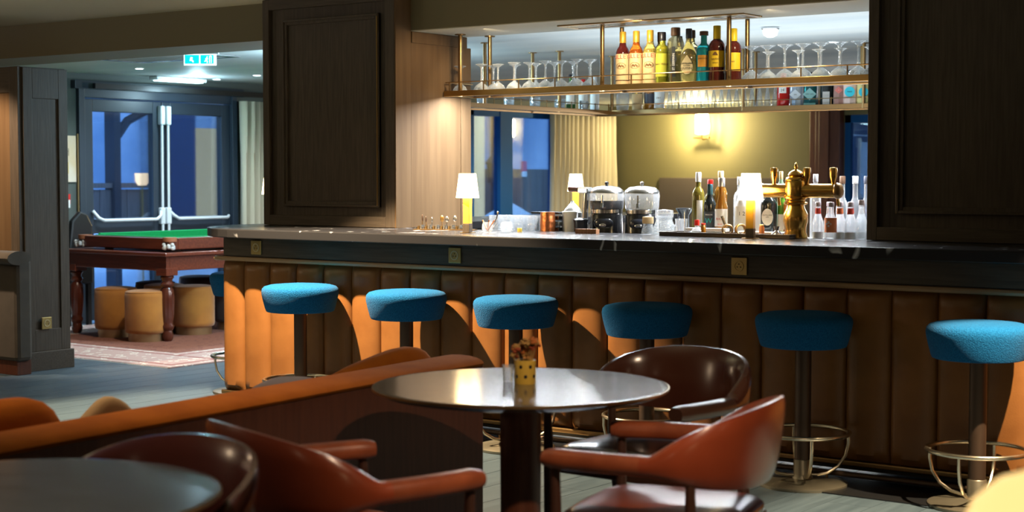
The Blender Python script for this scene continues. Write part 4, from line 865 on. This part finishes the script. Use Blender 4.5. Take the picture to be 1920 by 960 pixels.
obj('glass', M().lathe([(.05, -.012), (.052, -.03), (.044, -.055), (.02, -.068), (0, -.07)], 20, cap=False, flute=.15, fl=(-.06, -.012)), mat('lit_cut_glass', (.9, .92, .95), rough=.2, emit=(1, .97, .92), es=.9), t)
t = thing('exit_sign', 'lit green exit sign with arrow and running figure hung below the ceiling', 'exit sign', (-9.57, 8.8, 2.30), .62)
obj('hanger', M().box(-.19, .19, -.02, .02, .088, .10), M_white, t, .002)
obj('panel', M().box(-.165, .165, -.006, .006, -.005, .09), M_exitw, t, .002)
obj('green_field', M().box(-.155, -.008, -.008, -.006, .008, .082).box(.004, .140, -.008, -.006, .008, .082), M_exit, t)
obj('arrow', M().prism([(-.095, .065), (-.105, .030), (-.09, .036), (-.07, .018), (-.062, .026), (-.08, .046), (-.07, .060)], -.0095, -.008), M_exitw, t)
rm = M().prism([(.075+.006*cos(k), .066+.006*sin(k)) for k in range(6)], -.0095, -.008)
for a, b, c_, d, w in ((.072, .058, .066, .038, .007), (.07, .054, .055, .046, .003), (.07, .054, .084, .048, .003), (.066, .038, .078, .026, .004), (.078, .026, .072, .014, .004), (.066, .038, .056, .030, .004), (.056, .030, .046, .028, .004), (.10, .014, .10, .072, .004), (.10, .072, .118, .072, .003), (.118, .072, .118, .014, .003)):
    dx, dz = c_-a, d-b; L = math.hypot(dx, dz); nx, nz = -dz/L*w, dx/L*w; rm.prism([(a+nx, b+nz), (c_+nx, d+nz), (c_-nx, d-nz), (a-nx, b-nz)], -.0095, -.008)
obj('running_figure', rm, M_exitw, t)
bpy.data.objects['exit_sign'].scale = (.78, 1, .95)
t = thing('ceiling_vent', 'square grey air vent in the snooker room ceiling', 'vent', (-10.2, 8.95, 2.40))
obj('frame', M().box(-.6, .6, -.32, -.25, -.012, 0).box(-.6, .6, .25, .32, -.012, 0).box(-.6, -.53, -.25, .25, -.012, 0).box(.53, .6, -.25, .25, -.012, 0), M_steel, t, .003)
for k in range(5): obj('slat', M().box(-.53, .53, -.2+k*.1, -.15+k*.1, -.01, -.002), M_greyceil, t)
t = thing('ceiling_grille', 'long brass framed air grille in the soffit above the rack', 'vent', (-4.82, 7.93, 2.31))
obj('frame', M().box(-.62, .62, -.11, -.09, -.008, 0).box(-.62, .62, .09, .11, -.008, 0).box(-.62, -.60, -.09, .09, -.008, 0).box(.60, .62, -.09, .09, -.008, 0), M_bronze, t, .002)
for k in range(4): obj('blade', M().box(-.60, .60, -.075+k*.042, -.055+k*.042, -.006, -.001), M_steel, t)
t = thing('door_head_fitting', 'glowing cool light fitting over the glazed door', 'ceiling light', (-12.2, 10.95, 2.36)); obj('case', M().box(-.06, .06, -.35, .30, 0.0, .035), M_white, t, .004); obj('lens', M().box(-.05, .05, -.30, .26, -.006, 0), mat('cyan_lens', (1, 1, 1), emit=(.5, .9, 1), es=9), t)  # cool light fitting at the door head

# ================================================================== CURTAINS
def curtain(lab, x, y0, y1, z0, z1, folds, amp=.06):
    m = M(); N = folds*10; vs = []; fs = []
    for j in range(9):
        z = z0+(z1-z0)*j/8; sp = 1+.10*(1-j/8)
        for i in range(N+1):
            u = i/N; y = y0+(y1-y0)*u; yc = (y0+y1)/2; y = yc+(y-yc)*(1+.06*(1-j/8))
            vs.append((x+amp*sin(u*folds*2*pi+.4*sin(j*.5))*(1+.3*sin(u*13)), y, z))
    for j in range(8):
        for i in range(N): a = j*(N+1)+i; fs.append((a, a+1, a+N+2, a+N+1))
    m.add(vs, fs, True); o = obj('curtain', m, M_curtain); sd = o.modifiers.new('s', 'SOLIDIFY'); sd.thickness = .006
    tag(o, lab, 'curtain'); return o
curtain('cream curtain right of the glazed door beside the left pier', XW+.16, 11.86, 12.75, .03, 2.20, 9)
curtain('long pleated cream curtain behind the bar, left of the olive wall', XW+.18, 17.5, 19.1, .03, 2.25, 14, .05)
t = thing('curtain_rail', 'dark curtain rail above the glazed door', 'curtain rail', (XW+.16, 11.3, 2.30)); obj('rail', M().box(-.02, .02, -1.35, 7.8, -.05, 0), M_dark, t)

# ================================================================== SNOOKER ROOM
rg = M().box(-12.2, -9.0, 7.95, 13.2, .001, .010)
rug = tag(obj('patterned_rug', rg, rugmat('rug_border', ((.70, .63, .56), (.48, .33, .30), (.70, .62, .55), (.12, .12, .17)), 11)), 'oriental rug with cream patterned border under the snooker table', 'rug')
obj('field', M().box(-11.55, -9.68, 8.62, 12.5, .010, .0115), rugmat('rug_field', ((.16, .045, .03), (.22, .08, .05), (.12, .035, .025), (.30, .17, .12)), 14), rug, label='brown red centre field')
m = M()
for k in range(150): x = -12.19+k*.0212; m.box(x, x+.008, 7.935, 7.95, .002, .006)
obj('fringe', m, M_whitep, rug)['kind'] = 'stuff'
m = M()
for a, b, c_, d in ((-12.1, -9.1, 8.05, 8.08), (-9.13, -9.1, 8.08, 13.1), (-12.1, -9.1, 8.5, 8.53), (-9.58, -9.55, 8.53, 13.0)): m.box(a, b, c_, d, .010, .011)
obj('border_line', m, mat('rug_line', (.30, .10, .09), rough=.95), rug)
t = thing('snooker_table', 'mahogany snooker table with green baize on turned fluted legs', 'snooker table', (-11.04, 10.35, .0115))
lx = .60; ly = 1.15
for sx in (-1, 1):
    for sy in (-1, 1):
        prof = [(.035, 0), (.045, .02), (.05, .05), (.040, .09), (.052, .11), (.056, .13), (.045, .15), (.05, .17), (.058, .24), (.062, .36), (.056, .44), (.040, .46), (.055, .475), (.058, .49), (.042, .51), (.048, .53), (.060, .545), (.050, .56)]
        l_ = obj('leg', M().lathe(prof, 24, (sx*lx, sy*ly, 0), flute=.10, fl=(.17, .45)), M_mahogleg, t)
        obj('block', M().box(sx*lx-.065, sx*lx+.065, sy*ly-.065, sy*ly+.065, .56, .625), M_mahog, l_, .004)
obj('apron', M().box(-.66, .66, -1.21, -1.17, .60, .725).box(-.66, .66, 1.17, 1.21, .60, .725).box(-.66, -.62, -1.17, 1.17, .60, .725).box(.62, .66, -1.17, 1.17, .60, .725), M_mahog, t, .004)
obj('table_slab', M().box(-.70, .70, -1.25, 1.25, .725, .757), M_mahog, t, .008)
obj('rail_box', M().box(-.60, .60, -1.12, -1.02, .775, .875).box(-.60, .60, 1.02, 1.12, .775, .875).box(-.60, -.50, -1.02, 1.02, .775, .875).box(.50, .60, -1.02, 1.02, .775, .875).box(-.5, .5, -1.02, 1.02, .775, .80), M_mahog, t, .008)
obj('cushion', M().box(-.50, .50, -1.02, -.985, .83, .882).box(-.50, .50, .985, 1.02, .83, .895).box(-.50, -.465, -.985, .985, .83, .895).box(.465, .50, -.985, .985, .83, .882), M_baize, t, .006, label='green baize cushion')
obj('bed', M().box(-.465, .465, -.985, .985, .80, .835), M_baize, t, label='green baize bed')
for sx in (-1, 1):
    for sy in (-1, 1):
        q = obj('corner_plate', M().cyl((sx*.56, sy*1.08, .845), .06, .036, 16), mat('pocket_leather', (.30, .11, .05), rough=.5) if (sx, sy) == (-1, -1) else bpy.data.materials['pocket_leather'], t)
        n_ = M()
        for k in range(14): n_.pillow((sx*.585+.045*cos(k*.9), sy*1.115+.035*sin(k*.9), .79+.01*(k % 4)), .018, .018, .018, 5, 2)
        obj('pocket_net', n_, M_net, q, label='white knotted pocket net')
for sx in (-.45, .45):
    for sy in (-.9, .9): obj('foot', M().cyl((sx, sy, .757), .04, .018, 12), M_mahogleg, t)
def pouf(lab, x, y, m_, r=.185, h=.43, band=M_walnut):
    t = thing('pouf', lab, 'pouf', (x, y, .0115), 0, 'round velvet poufs')
    obj('cushion', M().lathe([(0, .07), (r*.92, .07), (r*.98, .08), (r, .105), (r, h-.05), (r*.985, h-.02), (r*.93, h-.004), (r*.7, h+.004), (0, h+.01)], 32, cap=False), m_, t)
    obj('plinth', M().lathe([(r*.86, 0), (r*.86, .07)], 28), mat('brass_plinth', (.40, .27, .14), rough=.35, metal=.8) if 'brass_plinth' not in bpy.data.materials else bpy.data.materials['brass_plinth'], t)
    obj('piping', M().tube([(r*.965*cos(a*pi/16), r*.965*sin(a*pi/16), h-.012) for a in range(32)], .004, 5, True), m_, t)
pouf('ochre velvet pouf between the two near table legs, left one', -11.13, 9.22, M_ochre)
pouf('ochre velvet pouf in front of the snooker table, nearest to the viewer', -10.62, 9.13, M_ochre)
pouf('ochre velvet pouf right behind the near table leg', -10.75, 9.78, M_ochre)
pouf('dark brown pouf at the corner of the bar under the table', -10.80, 10.32, M_darkpouf)
pouf('dark pouf under the table behind the left ochre pouf', -11.45, 9.95, M_darkpouf)
pouf('dark pouf behind the table, by the glazed door', -11.75, 10.75, M_darkpouf)
pouf('dark pouf behind the table, farthest right', -11.45, 11.25, M_darkpouf)
pouf('brown pouf in the middle under the table', -11.1, 9.75, M_ochre)
# poster and extinguisher sign
t = thing('poster', 'cream poster with small dark figures left of the glazed door', 'poster', (XW+.012, 9.72, 1.58))
obj('sheet', M().box(0, .006, -.10, .12, -.22, .22), mat('poster_paper', (.62, .46, .26), rough=.7, col2=(.70, .60, .48), scale=3), t)
obj('drawing', M().box(.006, .0075, -.05, .02, .03, .035).box(.006, .0075, -.03, -.025, .0, .08).box(.006, .0075, .0, .03, .07, .076).box(.006, .0075, .03, .035, .03, .1), I_blk, t)
obj('printed_bottle', M().box(.006, .0075, -.04, .03, -.14, -.03).box(.006, .0075, -.015, .01, -.03, .0), mat('poster_yellow', (.62, .42, .08), rough=.6), t)
obj('rod', M().box(0, .02, .13, .142, -.62, .24), mat('gilt_strip', (.3, .2, .09), rough=.4), t)
t = thing('fire_sign', 'small red and white fire notice below the poster', 'sign', (XW+.012, 9.72, 1.19)); obj('plate', M().box(0, .004, -.055, .05, -.04, .055), C_red, t); obj('white_part', M().box(0.004, .006, -.045, .045, -.075, .0), L_white, t); obj('symbol', M().box(.006, .007, -.02, .02, -.05, -.02), C_red, t)
t = thing('chair_back', 'dark curved chair back at the foot of the grey green wall', 'chair', (-12.2, 9.66, 0)); obj('back', M().prism([(-.16, .4), (.16, .4), (.16, .95), (.10, 1.06), (.02, 1.09), (-.08, 1.0)], -.03, .03, 'x'), M_dark, t, .02); obj('leg', M().box(-.02, .02, -.14, -.10, 0, .4), M_dark, t); obj('leg', M().box(-.02, .02, .10, .14, 0, .4), M_dark, t)

# ================================================================== LEFT PARTITION AND BANQUETTE
t = thing('wooden_partition', 'dark panelled wooden partition at the left edge of the picture', 'partition', (-9.68, 7.17, 0))
obj('carcass', M().box(-2.6, -.005, .012, .40, 0, 2.205), M_oakv, t)
obj('header_board', M().box(-2.6, -.02, -.012, .012, 2.02, 2.205), M_oakh, t, .003)
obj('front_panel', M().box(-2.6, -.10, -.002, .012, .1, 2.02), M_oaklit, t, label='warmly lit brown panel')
obj('front_stile', M().box(-.10, -.0, -.018, .012, .0, 2.205), M_oakv, t, .004)
m = M().box(-.006, 0, .02, .41, 0.1, 2.2); m.box(0, .012, .02, .10, .14, 2.2); m.box(0, .012, .33, .41, .14, 2.2); m.box(0, .012, .10, .33, .14, .30); m.box(0, .012, .10, .33, 1.98, 2.2)
obj('side_frame', m, M_oakv, t, .004); obj('skirting', M().box(-.0, .03, -.02, .43, 0, .14), M_oakh, t, .004)
socket(-9.662, 7.36, .345, 'gold socket plate low on the side of the left partition', pi/2)
t = thing('banquette', 'taupe velvet banquette with rolled top at the left edge', 'banquette', (-9.50, 7.02, 0))
obj('back_cushion', M().loft([[(x, -.02+.10*cos(a)*1.0, .84+.05*sin(a)) for a in [k*pi/8 for k in range(16)]] for x in (-1.9, -.03, .015, .02)]), M_greyvel, t, label='rolled velvet top')
obj('back', M().box(-1.9, -.02, -.02, .12, .10, .83), M_greyvel, t, .03)
obj('plinth', M().box(-1.9, -.05, .0, .12, 0, .12), M_walnut, t, .004)

# ================================================================== VELVET BENCH (back towards the viewer)
A0 = Vector((-3.56, 1.7, 0)); A1 = Vector((-3.845, 5.02, 0)); d_ = (A1-A0); L_ = d_.length; rz = atan2(d_.y, d_.x) - pi/2
bn = thing('velvet_sofa', 'low rust velvet sofa with dark walnut back, seen from behind', 'sofa', tuple(A0), rz)
# local: +y along the sofa, -x away from the viewer
obj('back_panel', M().box(-.045, 0, 0, L_, 0.02, .685), M_walnut, bn, .006, label='dark walnut back panel')
obj('end_panel', M().box(-.75, -.045, L_-.045, L_, .02, .50), M_walnut, bn, .006)
obj('top_roll', M().loft([[(-.095+.110*cos(a), y, .682+.028*sin(a)) for a in [k*pi/8 for k in range(16)]] for y in (0, .02, L_-.05, L_-.02)]), M_orange, bn)
obj('plinth', M().box(-.75, -.05, .04, L_-.06, .02, .22), M_walnut, bn)
for k in range(4):
    y0 = .05+k*(L_-.12)/4; y1 = y0+(L_-.12)/4-.01
    obj('seat_cushion', M().pillow((-.43, (y0+y1)/2, .32), .33, (y1-y0)/2, .11, 10, 6), M_orange, bn)
    hh = (.0, -.02, -.02, -.04)[k]
    obj('back_cushion', M().pillow((-.17, (y0+y1)/2, .50), .12, (y1-y0)/2, .20+hh, 10, 5), M_orange, bn)
def cush(lab, x, y, z, sx, sy, sz, m_, rz_=0, tilt=0, ry=0):
    mt = Matrix.Rotation(rz_, 3, 'Z') @ Matrix.Rotation(ry, 3, 'Y') @ Matrix.Rotation(tilt, 3, 'X')
    o = obj('throw_pillow', M().pillow((0, 0, 0), sx, sy, sz, 12, 3.6, mt), m_, loc=(x, y, z)); return tag(o, lab, 'pillow')
cush('plump rust pillow at the left edge above the sofa back', -4.08, 2.92, .56, .09, .24, .19, M_orange, .1)
cush('beige pillow whose corner rises above the sofa back', -4.10, 3.36, .60, .04, .10, .10, mat('beige_linen', (.42, .30, .18), rough=.9), -.2, .72)
cush('dark brown pillow lying on the sofa back near its middle', -4.02, 4.08, .655, .10, .22, .04, M_brownvel, .5)
cush('tilted rust pillow rising at the far end of the sofa', -4.12, 4.68, .60, .06, .30, .115, M_orange, -.12, .22)
cush('brown pillow behind the left rim of the round table', -3.90, 4.92, .63, .05, .12, .07, M_brownvel, -.2)
cush('crumpled brown cloth pillow at the sofa back below the padded front', -3.93, 3.78, .64, .06, .13, .05, M_orange, .8)

# ================================================================== ROUND TABLES
def round_table(lab, x, y, r, z=.74):
    t = thing('round_table', lab, 'table', (x, y, 0), .5)
    obj('tabletop', M().lathe([(0, z-.035), (r*.80, z-.035), (r*.93, z-.024), (r-.004, z-.010)], 96, cap=False).lathe([(r-.004, z-.0015), (r-.0045, z-.0003), (r-.0065, z), (r-.02, z), (r*.5, z), (0, z)], 96, cap=False), M_tabletop, t)
    obj('metal_edge', M().lathe([(r-.004, z-.010), (r, z-.009), (r, z-.002), (r-.004, z-.0012)], 96, cap=False), M_bronze, t, label='thin metal edge band')
    obj('column', M().lathe([(.085, z-.06), (.068, z-.07), (.064, .05)], 40), M_walnut, t)
    obj('neck_plate', M().cyl((0, 0, z-.06), .16, .025, 32), M_dark, t)
    obj('foot', M().lathe([(0, 0), (.26, 0), (.26, .012), (.09, .03), (.064, .05)], 48, cap=False), M_dark, t)
round_table('round dark lacquered table with the flower pot', -3.064, 4.20, .485)
round_table('round dark table cut off at the lower left corner', -2.884, 2.10, .445)
t = thing('flower_pot', 'small yellow pot with black dots holding dried flowers', 'flower pot', (-3.075, 4.24, .74))
R_ = .0355
obj('pot', M().lathe([(0, 0), (R_*.97, 0), (R_, .003), (R_*1.02, .078), (R_*.93, .078), (R_*.9, .01), (0, .01)], 28, cap=False), M_pot, t)
for k in range(7):
    for j in range(2):
        a = 2*pi*k/7 + j*pi/7; zc = .026+j*.032; dm = M()
        pts = [(R_*e*cos(a+.16*cos(q)), R_*e*sin(a+.16*cos(q)), zc+.0062*sin(q)) for e in (1.0, 1.035) for q in [i*pi/5 for i in range(10)]]
        dm.add(pts, [tuple(range(10, 20))] + [(i, (i+1) % 10, 10+(i+1) % 10, 10+i) for i in range(10)])
        obj('dot', dm, M_black, t)
for k in range(30):
    a = random.random()*6.28; rr = random.random()*.045; zz = .085+random.random()*.035 + (.02 if cos(a) > 0 else 0)
    base = (rr*cos(a)*1.3, rr*sin(a), zz)
    if k < 16: obj('stalk', M().tube([(rr*.3*cos(a), rr*.3*sin(a), .02), base], .0012, 4), M_petal2, t)
    f_ = M()
    for j in range(7):
        q = random.random()*6.28; p = random.random()*1.5; e = .011
        f_.pillow((base[0]+e*cos(q)*cos(p), base[1]+e*sin(q)*cos(p), base[2]+e*sin(p)), .008, .006, .005, 4, 2)
    obj('dried_flower', f_, (M_petal, M_petal2, M_petal3)[k % 3], t)
t = thing('glass_tealight', 'small clear glass behind the flower pot', 'glass', (-3.13, 4.22, .74)); obj('cup', M().lathe([(.0, 0), (.016, 0), (.02, .06), (.019, .06), (.015, .006)], 16, cap=False), M_glass, t)

# ================================================================== ARMCHAIRS
def ell(cx, cy, cz, dirx, diry, t, h, n=14, lean=0, p=2.6):
    """closed section; (dirx,diry) outward normal in plan, t half thickness, h half height"""
    out = []
    for k in range(n):
        a = 2*pi*k/n; ca, sa = cos(a), sin(a)
        u = math.copysign(abs(ca)**(2/p), ca)*t; v = math.copysign(abs(sa)**(2/p), sa)*h
        u += lean*v; out.append((cx+dirx*u, cy+diry*u, cz+v))
    return out
def plan(s):
    """rail centreline: s in [-1,1] right tip -> back -> left tip; returns point and outward normal"""
    W_, FY, BY = .285, .26, -.31
    a = abs(s)
    if a > .5:
        q = (a-.5)/.5; x = W_ + .008*sin(q*pi) - .02*q*q; y = -.10 + (FY+.10)*q
    else:
        q = a/.5*pi/2; x = W_*sin(q)**.92 if q > 0 else 0; y = -.10 + (BY+.10)*cos(q)
    return (math.copysign(x, s) if s else 0, y)
def armchair(lab, x, y, rz, leather, wood, legm, cat='armchair', grp='round-backed leather armchairs', zs=1.0):
    t = thing('armchair', lab, cat, (x, y, 0), rz, grp); t.scale = (1.03, 1.0, zs)
    def secs(s0, s1, n):
        out = []
        for i in range(n+1):
            s = s0+(s1-s0)*i/n; px, py = plan(s); e = 1e-3; q0 = plan(max(-1, s-e)); q1 = plan(min(1, s+e))
            tx, ty = q1[0]-q0[0], q1[1]-q0[1]; L = math.hypot(tx, ty) or 1; nx, ny = ty/L, -tx/L
            if nx*px+ny*(py+.05) < 0: nx, ny = -nx, -ny
            a = abs(s); w = max(0, min(1, (a-.20)/.40)); w = w*w*(3-2*w)       # 0 back, 1 arm
            e_ = max(0, 1-(a/.56)**2)**.9; h = .028+.092*e_; th = .018*(1-w)+.034*w; zc = .638+.042*e_; ln = .14*(1-w)
            if a > .97: h *= .8; th *= .9
            out.append(ell(px, py, zc, nx, ny, th, h, lean=ln))
        return out
    obj('backrest', M().loft(secs(-.60, .60, 40)), leather, t, label='wide curved padded backrest')
    obj('arm', M().loft(secs(.60, 1.0, 12)), wood, t); obj('arm', M().loft(secs(-1.0, -.60, 12)), wood, t)
    obj('seat', M().pillow((0, .0, .455), .262, .255, .036, 12, 5), leather, t)
    obj('seat_frame', M().box(-.25, .25, .205, .235, .385, .43).box(-.25, .25, -.235, -.205, .385, .43).box(-.25, -.22, -.205, .205, .385, .43).box(.22, .25, -.205, .205, .385, .43), legm, t, .004)
    for sx in (-1, 1):
        for yy, yb in ((.23, .24), (-.16, -.22)):
            obj('leg', M().tube([(sx*.262, yb, 0), (sx*.265, yy, .42), (sx*.272, yy, .625)], [.011, .018, .013], 12), legm, t)
    return t
armchair('bright red brown leather armchair right of the flower pot table, seen from the side', -2.365, 3.95, 1.80, M_chair, M_chairwood, M_legwood)
armchair('dark brown leather armchair behind the round table, close to the bar', -2.93, 4.79, 3.10, M_darkchair, M_darkwood, M_legwood)
armchair('red brown leather armchair left of the flower pot table with arms pointing right', -2.863, 3.11, -.326, M_chair, M_chairwood, M_legwood)
armchair('dark red leather armchair tucked behind the lower left table', -2.90, 2.36, 3.12, mat('deep_red_leather', (.075, .015, .008), rough=.26, col2=(.10, .02, .01), scale=4, coat=.3), M_darkwood, M_legwood, zs=.99)

# ================================================================== DOME LAMP, LOWER RIGHT
t = thing('dome_lamp', 'glowing cream dome lamp cut off at the lower right corner', 'lamp', (-.64, 2.02, .733))
obj('shade', M().lathe([(.112, .17), (.118, .20), (.113, .24), (.098, .275), (.068, .303), (.032, .316), (0, .318)], 36, cap=False), M_dome, t)
obj('stem', M().cyl((0, 0, .01), .014, .19, 14), M_brass, t); obj('base', M().cyl((0, 0, 0), .06, .012, 28), M_brass, t)
light('POINT', 'lamp_bulb', (-.66, 2.0, .86), 3, (1, .75, .4), .03)
round_table('small round table under the dome lamp', -.60, 1.93, .30)
